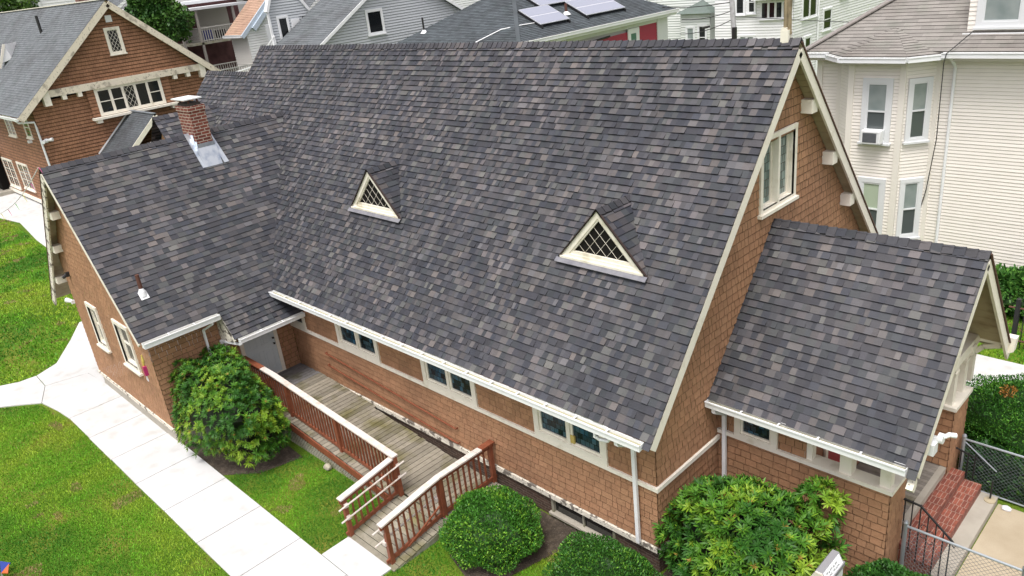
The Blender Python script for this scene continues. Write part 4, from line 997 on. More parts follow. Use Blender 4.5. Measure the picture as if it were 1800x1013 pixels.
mb = MB(); mb.box(GX, GX + .34, 3.05, 12.15, 6.42, 6.78); mb.build('beam', m_peel2, bh)
for y in (3.2, 12.0): mb = MB(); mb.box(GX, GX + .40, y - .17, y + .17, 6.0, 6.8); mb.build('bracket', m_trim, bh)
for y in (4.1, 4.9, 10.3, 11.1): mb = MB(); mb.box(GX, GX + .32, y - .11, y + .11, 6.18, 6.42); mb.build('bracket', m_trim, bh)
FB = Fr((GX, 0, 0), (0, 1, 0))
mb = MB(); cover(mb, (GX + .17, 5.25, 4.9), (0, 1, 0), (0, 0, 1), [(0, 0), (4.65, 0), (4.65, 1.55), (0, 1.55)], .19, (.09, .22), .018, pal_brown, gap=.007, cham=.05); mb.build('wall', m_shk, bh)
FB2 = Fr((GX + .18, 0, 0), (0, 1, 0))
window(FB2, bh, 5.65, 9.4, 4.93, 6.45, m_trim, m_glass, casing=.13, n=.06, cols=5, sash=.04, meet=(0, 1, 4), sill=False, lattice=(.27, (2,)))
mb = MB(); mb.box(GX + .15, GX + .52, 5.15, 10.0, 4.78, 4.9); mb.build('sill', m_trim, bh)
for y in (5.45, 9.75): mb = MB(); mb.box(GX + .1, GX + .45, y - .14, y + .14, 4.6, 4.78); mb.build('bracket', m_trim, bh)
window(Fr((GX + .13, 0, 0), (0, 1, 0)), bh, 7.12, 7.98, 8.02, 9.48, m_trim, m_glass, casing=.13, n=.06, lattice=(.20, None), depth=.02)
mb = MB(); mb.box(GX + .12, GX + .19, 7.38, 7.72, 9.75, 10.1); mb.build('vent_louvre', m_white, bh)
FBl = Fr((0, BY0, 0), (1, 0, 0))
window(FBl, bh, -48.0, -46.4, 4.1, 5.45, m_trim, m_glass, casing=.1, n=.05, cols=2, muntin=(2, 1))
window(FBl, bh, -44.1, -43.0, 4.25, 5.5, m_trim, m_glass, casing=.1, n=.05, meet=True)
window(FBl, bh, -48.9, -46.6, .75, 2.45, m_trim, m_glass, casing=.11, n=.05, cols=2, muntin=(2, 3))
window(FBl, bh, -52.4, -50.0, .5, 2.4, m_trim, m_glass, casing=.11, n=.05, cols=2, muntin=(2, 3))
mb = MB(); mb.box(-64, GX + .03, BY0 - .12, BY0 - .01, .18, .36); mb.build('base_trim', m_trim, bh)
mb = MB(); mb.prism([(-57, .6, 2.9), (-52.2, .6, 2.9), (-54.6, .6, 4.4)], (0, 1.8, 0)); mb.box(-56.6, -52.7, .75, BY0 - .05, 2.5, 2.89); mb.build('entry_roof', m_roof_old, bh)
mb = MB(); mb.beam((-51.9, .56, 2.75), (-54.6, .56, 4.5), .06, .2); mb.beam((-54.6, .56, 4.5), (-57.3, .56, 2.75), .06, .2); mb.build('barge_board', m_trim, bh)
mb = MB(); mb.box(-56.5, -52.8, 1.9, BY0 - .02, .2, 2.5); mb.build('doorway', m_dark, bh)
mb = MB(); mb.box(-57, -52, .6, BY0, 0, .25); mb.build('door_step', m_step, bh)
gutter(bh, (-66, 1.56, 5.66), (-41.05, 1.56, 5.66), (0, -1, 0), .12, .12)
mb = MB(); mb.tube([(-41.6, 1.5, 5.55), (-41.5, 1.6, 5.4), (-41.42, 2.30, 5.3), (-41.40, 2.32, 5.0), (-41.40, 2.32, .3)], .055, 8); mb.build('downspout', m_white, bh)
mb = MB(); mb.box(GX + .02, GX + .12, 2.5, 2.65, 4.15, 4.35); mb.tube([(GX + .1, 2.6, 4.25), (GX + .3, 2.85, 4.28)], [.06, .10], 10); mb.tube([(GX + .1, 2.5, 4.25), (GX + .28, 2.35, 4.22)], [.06, .10], 10); mb.build('flood_light', m_white, bh)
mb = MB(); mb.box(-43.7, -43.5, BY0 - .2, BY0, 4.02, 4.16); mb.build('wall_lamp', m_white, bh)
mb = MB(); zz = BZ - (BYM - 6.0) * BT; mb.tube([(-48.5, 5.98, zz - .1), (-48.5, 5.98, zz + .95)], .085, 8); mb.build('vent_pipe', m_black, bh)
mb = MB(); mb.prism([(-50.9, 4.55, 8.2), (-50.9, 3.75, 8.0), (-50.9, 4.35, 9.1)], (-1.9, 1.4, 0)); dd = mb.build('dormer', m_roof_old, bh)
mb = MB(); mb.beam((-50.88, 3.72, 7.75), (-50.88, 4.35, 9.1), .05, .14); mb.build('frame', m_trim, dd)
mb = MB(); mb.box(-52.9, -52.2, 9.8, 10.5, 9, 11.6); mb.build('chimney', m_brick, bh)
mb = MB(); mb.lathe((GX + .3, 6.15, 5.0), [(.0, .0), (.1, .02), (.13, .2)], 10); mb.lathe((GX + .3, 6.15, 5.2), [(.16, 0), (.2, .12), (.12, .26), (0, .3)], 10); 
# side entrance canopy of the brown house
mb = MB(); cz, cy = 4.9, 7.3
for s_ in (-1, 1):
    c = 1 / math.hypot(1, .87); L = 2.35 / c; O = (-41.4 if s_ < 0 else -37.9, cy + s_ * 2.35, cz - 2.35 * .87)
    cover(mb, O, (-s_, 0, 0), (0, -s_ * c, .87 * c), [(0, 0), (3.5, 0), (3.5, L), (0, L)], .14, (.14, .3), .016, pal_gray2, edge=(.03, .035, .04))
mb.beam((-41.4, cy, cz + .02), (-37.9, cy, cz + .02), .2, .04, (0, 0, 1), (.2, .22, .24))
mb.build('canopy_roof', m_roof_old, bh)
mb = MB()
for s_ in (-1, 1):
    c = 1 / math.hypot(1, .87); n_ = V3((0, s_ * .87 * c, c))
    mb.beam(V3((-37.9, cy + s_ * 2.4, cz - 2.4 * .87)) - n_ * .12, V3((-37.9, cy, cz)) - V3((0, 0, .12 / c)), .08, .24, tuple(n_))
mb.box(-37.98, -37.86, cy - .1, cy + .1, 2.6, cz - .2); mb.beam((-37.92, cy - .1, 3.6), (-37.92, cy - 1.2, 3.2), .1, .12)
fl_ = MB(); fl_.beam((-41.42, cy - 2.35, cz - 2.32 * .87 + .06), (-41.42, cy, cz + .08), .04, .07); fl_.build('wall_flashing', m_white, bh)
mb.build('canopy_frame', m_trim, bh)
mb = MB(); mb.box(-41.3, -38.5, cy - 2.1, cy + 2.1, 0, 2.7); mb.build('canopy_wall', mat('canopy_brown', (.27, .112, .06), .8), bh)  # plain brown for the walls below the canopy roof

# ---- cream clapboard house on the right
ch = thing('clapboard_house', (0, 18, 0), 'tall cream clapboard house with a two storey bay window and worn grey hip roof', 'house')
CYW = 15.4; CXL = -4.45
mb = MB()
cover(mb, (CXL, CYW, .45), (1, 0, 0), (0, 0, 1), [(0, 0), (14, 0), (14, 6.3), (0, 6.3)], .10, (30, 31), .012, pal_cream, edge=(.62, .59, .53), cham=.014)
BF = [(-3.75, 15.4), (-3.12, 14.7), (-1.66, 14.7), (-.98, 15.4)]
for a, b in zip(BF[:-1], BF[1:]):
    L = math.hypot(b[0] - a[0], b[1] - a[1]); cover(mb, (a[0], a[1], .45), (b[0] - a[0], b[1] - a[1], 0), (0, 0, 1), [(0, 0), (L, 0), (L, 6.3), (0, 6.3)], .10, (30, 31), .012, pal_cream, edge=(.62, .59, .53), cham=.014)
mb.build('wall', m_cream, ch)
mb = MB(); mb.box(CXL, 10, CYW + .05, 26, .0, 6.75); mb.build('inner_wall', plain('cream_body', (.6, .55, .45)), ch)
mb = MB(); mb.box(CXL + .05, 10, CYW - .03, CYW + .05, -.1, .45); mb.build('foundation', mat('grey_stone', (.34, .35, .35), .9, False, [(3, 4, .4, .7, (.7, .72, .75, 1))]), ch)
mb = MB()
for (x, y) in [(CXL + .05, CYW)] + BF: mb.box(x - .085, x + .085, y - .045, y + .03, .45, 6.75)
mb.build('corner_board', plain('cream_trim', (.80, .765, .69)), ch)
HT = .66; HX, HY, HZ = -4.78, 14.95, 6.98
mb = MB(); c = 1 / math.hypot(1, HT); Lh = 5.6 / c
cover(mb, (HX, HY, HZ), (1, 0, 0), (0, c, HT * c), [(0, 0), (16, 0), (16 - 5.6, Lh), (5.6, Lh)], .15, (.25, .5), .014, pal_tan, edge=(.10, .09, .08))
cover(mb, (HX, 26.15, HZ), (0, -1, 0), (c, 0, HT * c), [(0, 0), (11.2, 0), (5.6, Lh)], .15, (.25, .5), .014, pal_tan, edge=(.10, .09, .08))
cr = mb.build('roof', m_roof_old, ch)
mb = MB(); mb.beam((HX, HY, HZ + .03), (HX + 5.6, HY + 5.6, HZ + 5.6 * HT + .03), .26, .04, (0, 0, 1)); mb.build('hip_cap', mat('hip_cap', (.27, .25, .23), .85, False, [(8, 4, .4, .7, (.75, .73, .72, 1))]), cr)
mb = MB(); bx_ = [(-4.0, 15.0), (-3.28, 14.35), (-1.5, 14.35), (-.78, 15.0)]; ap = (-2.38, 15.8, 7.55); zb_ = 6.93
for a, b in zip(bx_[:-1], bx_[1:]):
    A, B, T = V3((*a, zb_)), V3((*b, zb_)), V3(ap); U = (B - A).normalized(); L = (B - A).length; foot = (T - A).dot(U); Vd = (T - A) - U * foot; h = Vd.length
    cover(mb, A, U, Vd, [(0, 0), (L, 0), (foot, h)], .15, (.25, .5), .014, pal_tan, edge=(.12, .11, .10))
mb.build('bay_roof', m_roof_old, ch)
gutter(ch, (-4.9, 14.93, 6.97), (-3.95, 14.93, 6.97), (0, -1, 0), .14, .14); gutter(ch, (-3.32, 14.33, 6.92), (-1.46, 14.33, 6.92), (0, -1, 0), .14, .14); gutter(ch, (-.75, 14.93, 6.97), (10, 14.93, 6.97), (0, -1, 0), .14, .14)
d_ = V3((-.78 + 1.5, 15.0 - 14.35, 0)).normalized(); gutter(ch, (-1.5, 14.33, 6.92), (-.76, 15.0, 6.92), (d_.y, -d_.x, 0), .14, .14); gutter(ch, (-4.0, 15.0, 6.92), (-3.28, 14.33, 6.92), (-.68, -.72, 0), .14, .14)
mb = MB(); mb.box(-4.9, 10, 14.98, CYW, 6.72, 6.80); mb.box(-3.3, -1.48, 14.36, 14.99, 6.70, 6.78); mb.build('soffit', plain('soffit_cream', (.66, .62, .54)), ch)
mw = mat('vinyl_white', (.70, .72, .73), .45)
FC = Fr((0, 14.69, 0), (1, 0, 0))
window(FC, ch, -2.76, -1.90, 4.36, 6.28, mw, m_glass_b, casing=.14, n=.05, sash=.045, meet=True, sill=True, lower=m_glass_m)
window(FC, ch, -2.72, -1.90, 1.35, 3.30, mw, m_glass_g, casing=.14, n=.05, sash=.045, meet=True, sill=True, lower=m_glass_m)
a, b = V3((-1.66, 14.7, 0)), V3((-.98, 15.4, 0)); FC2 = Fr(a + V3((.008, -.008, 0)), b - a)
window(FC2, ch, .16, .84, 4.40, 6.25, mw, m_glass_b, casing=.12, n=.05, sash=.04, meet=True, lower=m_glass_m)
window(FC2, ch, .16, .84, 1.4, 3.30, mw, m_glass_b, casing=.12, n=.05, sash=.04, meet=True, lower=m_glass_m)
dm = MB(); cover(dm, (-.42, 15.62, 7.36), (1, 0, 0), (0, 0, 1), [(0, 0), (1.6, 0), (1.6, 2.2), (0, 2.2)], .118, (9, 10), .014, pal_cream, edge=(.4, .36, .3)); dm.box(-.42, 1.18, 15.66, 18.6, 7.3, 9.5, (.7, .64, .52)); cd = dm.build('dormer', m_cream, ch)
window(Fr((0, 15.61, 0), (1, 0, 0)), cd, -.22, .98, 7.5, 9.3, mw, m_glass_b, casing=.16, n=.05, meet=True)
mb = MB(); mb.box(-.5, 1.26, 15.5, 15.64, 7.3, 7.38); mb.build('sill', m_white, cd)
mb = MB(); mb.tube([(-.55, 14.85, 6.85), (-.55, 15.2, 6.65), (-.53, 15.34, 6.5), (-.53, 15.34, .5)], .045, 8); mb.build('downspout', m_white, ch)
mb = MB(); mb.tube([(-.2, 15.4, 7.45), (-.62, 14.75, 6.95), (-.66, 14.75, 6.7), (-.75, 15.1, 4.5), (-.95, 15.3, 2.9), (-1.12, 15.33, 2.05)], .014, 5); mb.build('cable', m_wire, ch)
ac = thing('air_conditioner', (-2.33, 14.5, 4.5), 'white window air conditioner in the upper bay window of the cream house', 'air conditioner')
mb = MB(); mb.box(-2.62, -2.05, 14.36, 14.75, 4.42, 4.80); mb.box(-2.60, -2.56, 14.35, 14.36, 4.44, 4.78); mb.box(-2.11, -2.07, 14.35, 14.36, 4.44, 4.78); mb.box(-2.56, -2.11, 14.35, 14.36, 4.75, 4.78); mb.build('case', m_white, ac)
mb = MB(); mb.box(-2.56, -2.16, 14.352, 14.358, 4.46, 4.74)
for k in range(7): mb.box(-2.56, -2.16, 14.345, 14.352, 4.48 + k * .038, 4.49 + k * .038)
mb.build('grille', plain('grille_grey', (.12, .13, .14)), ac)

# ---- grey clapboard house behind the ridge
def pal_pg(r): return jitc((.50, .53, .55), r, .01)
gh = thing('grey_house', (-38, 20, 0), 'pale grey clapboard house with white trimmed gables behind the church ridge', 'house')
gy, gz, gt = 20.4, 10.75, .593
m_pg = mat('grey_siding', (1, 1, 1), .6, True)
mb = MB(); GE = (.26, .28, .30)
cover(mb, (-32, 12.4, 2), (0, 1, 0), (0, 0, 1), [(0, 0), (16, 0), (16, gz - 2 - 8 * gt), (8, gz - 2), (0, gz - 2 - 8 * gt)], .15, (40, 41), .02, pal_pg, cham=.04, edge=GE)
cover(mb, (-36.6, 14.6, 2), (0, 1, 0), (0, 0, 1), [(0, 0), (2.75, 0), (2.75, 6.95), (1.7, 8.6), (.9, 9.2), (0, 7.6)], .15, (40, 41), .02, pal_pg, cham=.04, edge=GE)
cover(mb, (-37.2, 17.3, 2), (0, 1, 0), (0, 0, 1), [(0, 0), (4, 0), (4, 7.6), (0, 6.9)], .15, (40, 41), .02, pal_pg, cham=.04, edge=GE)
mb.build('wall', m_pg, gh)
mb = MB(); mb.box(-36, -32.1, 15, 28, 0, 5.8); mb.box(-37.4, -36.7, 14.7, 17.2, 0, 8.6); mb.build('inner_wall', plain('grey_body', (.4, .42, .44)), gh)
mb = MB(); box_house_roof(mb, -36.4, -31.7, gy, gz + .15, 8.2, gt, pal_gray, wr=(.3, .5)); box_house_roof(mb, -41, -36.7, 22, 12.6, 4.6, .75, pal_gray, wr=(.3, .5))
mb.build('roof', m_roof_old, gh)
mb = MB(); c = 1 / math.hypot(1, gt)
for s_ in (-1, 1): mb.beam((-31.68, gy + s_ * 8.2, gz + .05 - 8.2 * gt), (-31.68, gy, gz + .05), .06, .16, (0, s_ * gt, 1))
mb.build('barge_board', m_white, gh); mb = MB()
mb.beam((-36.55, 14.5, 9.25), (-36.55, 15.3, 11.0), .3, .16, (0, -2, 1)); mb.beam((-36.55, 17.45, 8.85), (-36.55, 16.2, 10.6), .1, .16, (0, 1, 1)); mb.box(-36.62, -36.5, 17.2, 17.42, 2, 8.95); mb.box(-36.62, -36.5, 14.52, 14.64, 2, 9.2)
mb.build('trim', m_white, gh)
window(Fr((-31.98, 0, 0), (0, 1, 0)), gh, 18.0, 19.2, 7.4, 8.8, m_white, m_glass, casing=.12, n=.06)
window(Fr((-36.58, 0, 0), (0, 1, 0)), gh, 15.05, 15.8, 7.5, 8.95, m_white, m_glass, casing=.10, n=.06)
mb = MB(); mb.box(-36.6, -36.52, 15.95, 16.5, 6.9, 8.7); mb.build('door', m_white, gh)
mb = MB(); mb.box(-36.6, -36.3, 16.75, 16.95, 8.6, 8.75); mb.build('wall_lamp', m_black, gh)
mb = MB(); mb.box(-36.5, -34.8, 14.7, 17.4, 6.6, 6.75); mb.build('landing', m_conc, gh)
def balustrade(mb, a, b, h=.9, sp=.14):
    a, b = V3(a), V3(b); d = b - a; n = max(2, int(d.length / sp))
    mb.beam(a + V3((0, 0, h)), b + V3((0, 0, h)), .07, .07); mb.beam(a + V3((0, 0, .1)), b + V3((0, 0, .1)), .05, .05)
    for i in range(n + 1):
        p = a + d * i / n; mb.box(p.x - .02, p.x + .02, p.y - .02, p.y + .02, p.z, p.z + h)
mb = MB(); balustrade(mb, (-36.3, 16.6, 6.7), (-34.9, 17.6, 7.6), .85); balustrade(mb, (-36.4, 14.6, 7.1), (-38.3, 13.9, 5.5), .85); balustrade(mb, (-38.3, 13.9, 5.5), (-39.5, 12.9, 5.2), .85); balustrade(mb, (-34.9, 14.9, 6.7), (-34.9, 17.2, 6.7), .3); mb.build('stair_railing', m_white, gh)

# ---- house with solar panels
sh = thing('solar_house', (-24, 24, 0), 'house with a dark grey hip roof carrying solar panels and red and white upper walls', 'house')
sx0, sx1, sy0, sy1, sz, stn = -29.0, -19.6, 17.5, 30.3, 7.0, .5
mb = MB(); c = 1 / math.hypot(1, stn); hw_ = (sx1 - sx0) / 2; L = hw_ / c
def pal_sol(r): return jitc((.085, .10, .11), r, .2)
cover(mb, (sx0, sy0, sz), (1, 0, 0), (0, c, stn * c), [(0, 0), (2 * hw_, 0), (hw_, L)], .14, (.2, .4), .016, pal_sol, edge=(.02, .025, .03))
cover(mb, (sx1, sy0, sz), (0, 1, 0), (-c, 0, stn * c), [(0, 0), (sy1 - sy0, 0), (sy1 - sy0 - hw_, L), (hw_, L)], .14, (.2, .4), .016, pal_sol, edge=(.02, .025, .03))
cover(mb, (sx1, sy1, sz), (-1, 0, 0), (0, -c, stn * c), [(0, 0), (2 * hw_, 0), (hw_, L)], .14, (.6, .9), .016, pal_sol, edge=(.02, .025, .03))
mb.build('roof', m_roof_old, sh)
mb = MB(); mb.beam((sx1, sy0, sz + .02), (sx1 - hw_, sy0 + hw_, sz + hw_ * stn + .012), .20, .016, (1, -1, 4), (.082, .096, .105)); mb.build('hip_cap', m_roof_old, sh)
n_ = V3((stn * c, 0, c)); dn_ = V3((c, 0, -stn * c))
def on(x, y, h=.16): return V3((x, y, sz + (sx1 - x) * stn)) + n_ * h
for (xa, xb, ya, yb, rows) in ((-21.72, -20.32, 19.78, 21.9, 2), (-23.5, -21.75, 21.4, 25.2, 2), (-21.74, -20.32, 23.25, 26.45, 2)):
    pn_ = MB(); pn_.prism([on(xa, ya), on(xb, ya), on(xb, yb), on(xa, yb)], n_ * .04); fr_ = pn_.build('solar_panel', plain('solar_frame', (.5, .52, .56), .4), sh)
    g = MB()
    for k in range(rows):
        x0 = xa + (xb - xa) * k / rows; x1 = xa + (xb - xa) * (k + 1) / rows; m_ = .03
        g.face([on(x0 + m_, ya + m_, .204), on(x1 - m_, ya + m_, .204), on(x1 - m_, yb - m_, .204), on(x0 + m_, yb - m_, .204)])
    g.build('cell_sheet', m_solar, fr_)
    for y in (ya + .05, yb - .05): g = MB(); g.beam(on(xa - .05, y, .09), on(xb + .12, y, .09), .04, .12, tuple(n_)); g.build('mount_rail', m_black, fr_)
mb = MB(); p = on(-21.0, 22.55, 0); mb.tube([p, p + V3((0, 0, .5))], .07, 8); vp = mb.build('vent_pipe', m_rust, sh)
mb = MB(); mb.lathe(p, [(.25, -.05), (.12, .08), (.09, .12)], 10); mb.build('flashing', m_white, vp)
mb = MB(); p = V3((-27.5, sy0 + .95, sz + .95 * stn)); mb.tube([p, p + V3((0, 0, .75))], .05, 8); vp = mb.build('vent_pipe', m_black, sh)
mb = MB(); mb.lathe(p, [(.22, -.05), (.1, .08), (.07, .12)], 10); mb.build('flashing', m_white, vp)
mb = MB(); mb.tube([on(-20.7, 20.3, .05), on(-20.75, 18.9, .05), V3((-21.6, sy0 + .9, sz + .9 * stn + .05)), V3((-22.5, sy0, sz + .05))], .03, 6); mb.build('conduit', m_white, sh)
gutter(sh, (sx1 + .02, sy0, sz), (sx1 + .02, sy1, sz), (1, 0, 0), .16, .16); gutter(sh, (sx0, sy0 - .02, sz), (sx1, sy0 - .02, sz), (0, -1, 0), .16, .16)
mb = MB(); mb.box(sx1 - .5, sx1 + .02, sy0, sy1, sz - .32, sz - .16); mb.build('soffit', m_white, sh)
wx = sx1 - .4
def pal_w(r): return jitc((.66, .68, .66), r, .012)
mb = MB(); cover(mb, (wx + .03, sy0 + .4, 6.45), (0, 1, 0), (0, 0, 1), [(0, 0), (sy1 - sy0 - .8, 0), (sy1 - sy0 - .8, .4), (0, .4)], .4, (.2, .24), .01, pal_w, edge=(.4, .42, .4)); mb.box(wx - .1, wx + .06, 28.9, sy1 - .4, 0, 6.75, (.66, .68, .67)); mb.build('wall', m_pg, sh)
mb = MB(); cover(mb, (wx, sy0 + .4, 0), (0, 1, 0), (0, 0, 1), [(0, 0), (sy1 - sy0 - .9, 0), (sy1 - sy0 - .9, 6.45), (9.4, 6.45), (9.4, 6.2), (0, 6.2)], .15, (40, 41), .018, lambda r: jitc((.36, .028, .055), r, .02), edge=(.13, .01, .02)); mb.build('red_siding', m_pg, sh)
mb = MB(); mb.box(sx0 + .4, wx - .1, sy0 + .4, sy1 - .4, 0, sz - .3); mb.build('inner_wall', plain('pale_body', (.5, .5, .48)), sh)
window(Fr((wx + .01, 0, 0), (0, 1, 0)), sh, 26.2, 27.2, 4.6, 6.42, m_white, plain('green_glass', (.10, .20, .17), .1), casing=.22, n=.06)
mb = MB(); mb.tube([(wx + .08, 24.6, 6.3), (wx + .12, 23.2, 6.25), (wx + .12, 22.6, 5.9), (wx + .12, 22.5, 5.0)], .05, 6); mb.build('cable', m_black, sh)

# ---- mint green house, white house, deck houses
def pal_mint(r): return jitc((.73, .765, .73), r, .01)
def pal_white(r): return jitc((.82, .83, .83), r, .01)
mh = thing('mint_house', (-24, 42, 0), 'pale mint green clapboard house with a small hip roofed bay behind the solar house', 'house')
mb = MB(); cover(mb, (-36, 38, 0), (1, 0, 0), (0, 0, 1), [(0, 0), (15.6, 0), (15.6, 13), (0, 13)], .16, (60, 61), .02, pal_mint, cham=.035, edge=(.4, .46, .41)); cover(mb, (-23.9, 37.2, 0), (1, 0, 0), (0, 0, 1), [(0, 0), (2.2, 0), (2.2, 6.0), (0, 6.0)], .16, (60, 61), .02, pal_mint, cham=.035, edge=(.4, .46, .41)); mb.box(-36, -20.45, 38.1, 50, 0, 13, (.62, .65, .62)); mb.box(-23.9, -21.7, 37.25, 38, 0, 6.0, (.62, .65, .62)); mb.build('wall', m_pg, mh)
mb = MB(); A = [(-24.2, 36.9, 6.0), (-21.4, 36.9, 6.0), (-21.4, 38.0, 6.0), (-24.2, 38.0, 6.0)]; T = (-22.7, 38.0, 6.75)
mb.face([A[0], A[1], T], (.16, .2, .18)); mb.face([A[1], A[2], T], (.16, .2, .18)); mb.face([A[3], A[0], T], (.16, .2, .18)); mb.face(A[::-1], (.4, .4, .4)); mb.build('bay_roof', m_roof_old, mh)
FM = Fr((0, 37.18, 0), (1, 0, 0)); window(FM, mh, -23.5, -22.8, 3.6, 5.2, m_white, m_glass_b, casing=.1, n=.05, meet=True); window(FM, mh, -22.6, -21.9, 3.7, 5.3, m_white, m_glass, casing=.1, n=.05, meet=True)
window(Fr((0, 37.98, 0), (1, 0, 0)), mh, -29.6, -28.8, 6.2, 8.0, m_white, m_glass_b, casing=.1, n=.05, meet=True)
wh = thing('white_house', (-18, 40, 0), 'large white house with a grid of dark windows behind the ridge post', 'house')
mb = MB(); cover(mb, (-20.0, 35, 0), (1, 0, 0), (0, 0, 1), [(0, 0), (5.0, 0), (5.0, 13), (0, 13)], .16, (60, 61), .018, pal_white, cham=.03, edge=(.62, .63, .63)); cover(mb, (-15, 35, 0), (0, 1, 0), (0, 0, 1), [(0, 0), (16, 0), (16, 13), (0, 13)], .16, (60, 61), .018, pal_white, cham=.03, edge=(.62, .63, .63)); mb.box(-20, -15.1, 35.1, 51, 0, 13, (.7, .7, .7)); mb.build('wall', m_pg, wh)
FH = Fr((0, 34.98, 0), (1, 0, 0))
window(FH, wh, -18.65, -17.95, 6.0, 8.2, m_white, m_glass, casing=.1, n=.05, meet=True); window(FH, wh, -17.85, -17.25, 6.05, 7.4, m_white, m_glass, casing=.1, n=.05, meet=True)
window(FH, wh, -17.0, -15.1, 5.72, 6.75, m_white, m_glass, casing=.08, n=.06, cols=4, sash=.03); window(FH, wh, -18.4, -17.3, 3.8, 4.9, m_white, m_glass_b, casing=.1, n=.05, cols=2)
mb = MB(); mb.box(-17.3, -14.9, 34.4, 35, 6.85, 7.0); mb.build('porch_roof', m_roof_old, wh)
FH2 = Fr((-14.98, 0, 0), (0, 1, 0)); window(FH2, wh, 36.0, 37.9, 5.5, 7.2, m_white, m_glass, casing=.1, n=.05, cols=2); window(FH2, wh, 38.75, 39.95, 4.5, 5.8, m_white, m_glass, casing=.1, n=.05, meet=True); window(FH2, wh, 36.4, 37.3, 2.5, 4.55, m_white, m_glass, casing=.12, n=.06); window(FH2, wh, 41.0, 42.2, 6.1, 7.4, m_white, m_glass_b, casing=.1, n=.05)
mb = MB(); mb.tube([(-14.9, 38.0, 9), (-14.9, 38.0, .2)], .05, 6); mb.build('downspout', m_white, wh)
up_ = thing('utility_pole', (-14.5, 28, 0), 'grey leaning utility pole with cables in front of the white house', 'pole')
mb = MB(); mb.tube([(-14.2, 28, 0), (-14.8, 28, 7.6), (-15.1, 28, 11)], [.16, .13, .11], 9); mb.build('pole', mat('grey_pole', (.45, .45, .46), .9, False, [(6, 4, .4, .7, (.7, .7, .7, 1))]), up_)
mb = MB(); mb.box(-14.68, -14.48, 27.8, 27.95, 5.4, 6.2); mb.build('splice_case', m_black, up_)
mb = MB()
for (a, b, sg) in (((-14.7, 27.9, 7.0), (-21, 33, 6.1), .15), ((-14.65, 27.9, 6.6), (-21.5, 33.5, 5.2), .2), ((-14.8, 27.9, 7.4), (-22, 30, 7.3), .2)):
    a, b = V3(a), V3(b); mb.tube([a.lerp(b, t) - V3((0, 0, sg * 4 * t * (1 - t))) for t in (0, .2, .4, .6, .8, 1)], .022, 5)
p, q = V3((-17.4, 30.1, 6.0)).lerp(V3((-18.4, 31, 5.8)), 0), V3((-18.2, 30.75, 5.85)); mb.tube([p, q], .07, 6)
for (a, b) in (((-14.6, 28, 6.7), (-13.0, 31.8, 6.0)), ((-13.0, 31.8, 6.0), (-9.5, 33, 5.6))): mb.tube([a, b], .018, 5)
mb.build('cable', m_wire, up_)
ph = thing('peach_roof_house', (-50, 20, 0), 'white house with a steep peach shingled roof and white wall beside the wooden decks', 'house')
mb = MB(); c = 1 / math.hypot(1, .87); cover(mb, (-46.6, 16.5, 7.85), (1, 0, 0), (0, c, .87 * c), [(0, 0), (2.6, 0), (2.6, 7), (0, 7)], .15, (.3, .5), .016, lambda r: jitc((.47, .31, .22), r, .06), edge=(.2, .12, .08)); mb.build('roof', m_roof_old, ph)
mb = MB(); cover(mb, (-44, 16.8, 0), (0, 1, 0), (0, 0, 1), [(0, 0), (8, 0), (8, 14.6), (0, 7.9)], .16, (60, 61), .018, pal_white, cham=.03, edge=(.6, .6, .6)); cover(mb, (-46.3, 16.8, 0), (1, 0, 0), (0, 0, 1), [(0, 0), (2.3, 0), (2.3, 7.8), (0, 7.8)], .16, (60, 61), .018, lambda r: jitc((.6, .59, .56), r, .02), edge=(.3, .3, .28)); mb.box(-46.3, -44.1, 16.9, 25, 0, 7.8, (.6, .6, .6)); mb.build('wall', m_pg, ph)
mb = MB(); mb.beam((-43.9, 16.4, 7.7), (-43.9, 21.5, 12.1), .1, .26, (0, -.87, 1)); mb.beam((-43.85, 17.3, 8.1), (-43.85, 19.3, 9.85), .2, .3, (0, -.87, 1), None); mb.build('barge_board', mat('blue_grey_paint', (.50, .58, .66), .5), ph)
gutter(ph, (-46.6, 16.5, 7.85), (-43.9, 16.5, 7.85), (0, -1, 0), .16, .16)
dk = thing('deck_house', (-53, 16, 0), 'weathered dark red house with stacked wooden porch decks and a flat white porch roof', 'house')
mb = MB(); mb.box(-60, -52.6, 12.5, 21, 0, 10.0); mb.build('wall', mat('dark_red_siding', (.13, .055, .055), .8, False, [(2, 4, .4, .7, (.55, .5, .5, 1))]), dk)
mb = MB(); mb.box(-52.5, -49.6, 14.6, 20.3, 9.62, 9.78); mb.box(-61, -52.4, 12, 22, 10.0, 10.2); mb.build('porch_roof', mat('flat_roof', (.60, .62, .63), .7), dk)
mb = MB(); mb.box(-52.55, -52.5, 17.5, 20, 7.5, 9.6); mb.build('wall', mat('pale_plaster', (.45, .43, .38), .8), dk)
for z in (7.3, 4.7): mb = MB(); mb.box(-52.6, -49.7, 15.4, 19.2, z, z + .16); mb.build('deck', m_latt, dk)
for y in (15.0, 16.3, 19.1):
    mb = MB(); mb.box(-49.85, -49.7, y - .08, y + .08, 0, 9.62); mb.build('post', mat('grey_post', (.30, .28, .25), .85), dk)
mdr = mat('deck_rail', (.46, .45, .41), .85)
for z in (7.46, 4.86): mb = MB(); balustrade(mb, (-49.75, 16.3, z), (-49.75, 19.1, z), .95, .17); balustrade(mb, (-49.75, 16.3, z), (-52.4, 16.3, z), .95, .17); mb.build('deck_railing', mdr, dk)
mb = MB(); mb.beam((-51.5, 15.2, 2), (-50, 17.5, 4.8), .5, .1); mb.build('stair', m_latt, dk)
mb = MB(); mb.box(-50.6, -50.2, 16.7, 17.4, 7.5, 8.2); mb.build('blue_tarp', plain('blue_cloth', (.03, .03, .16), .8), dk)
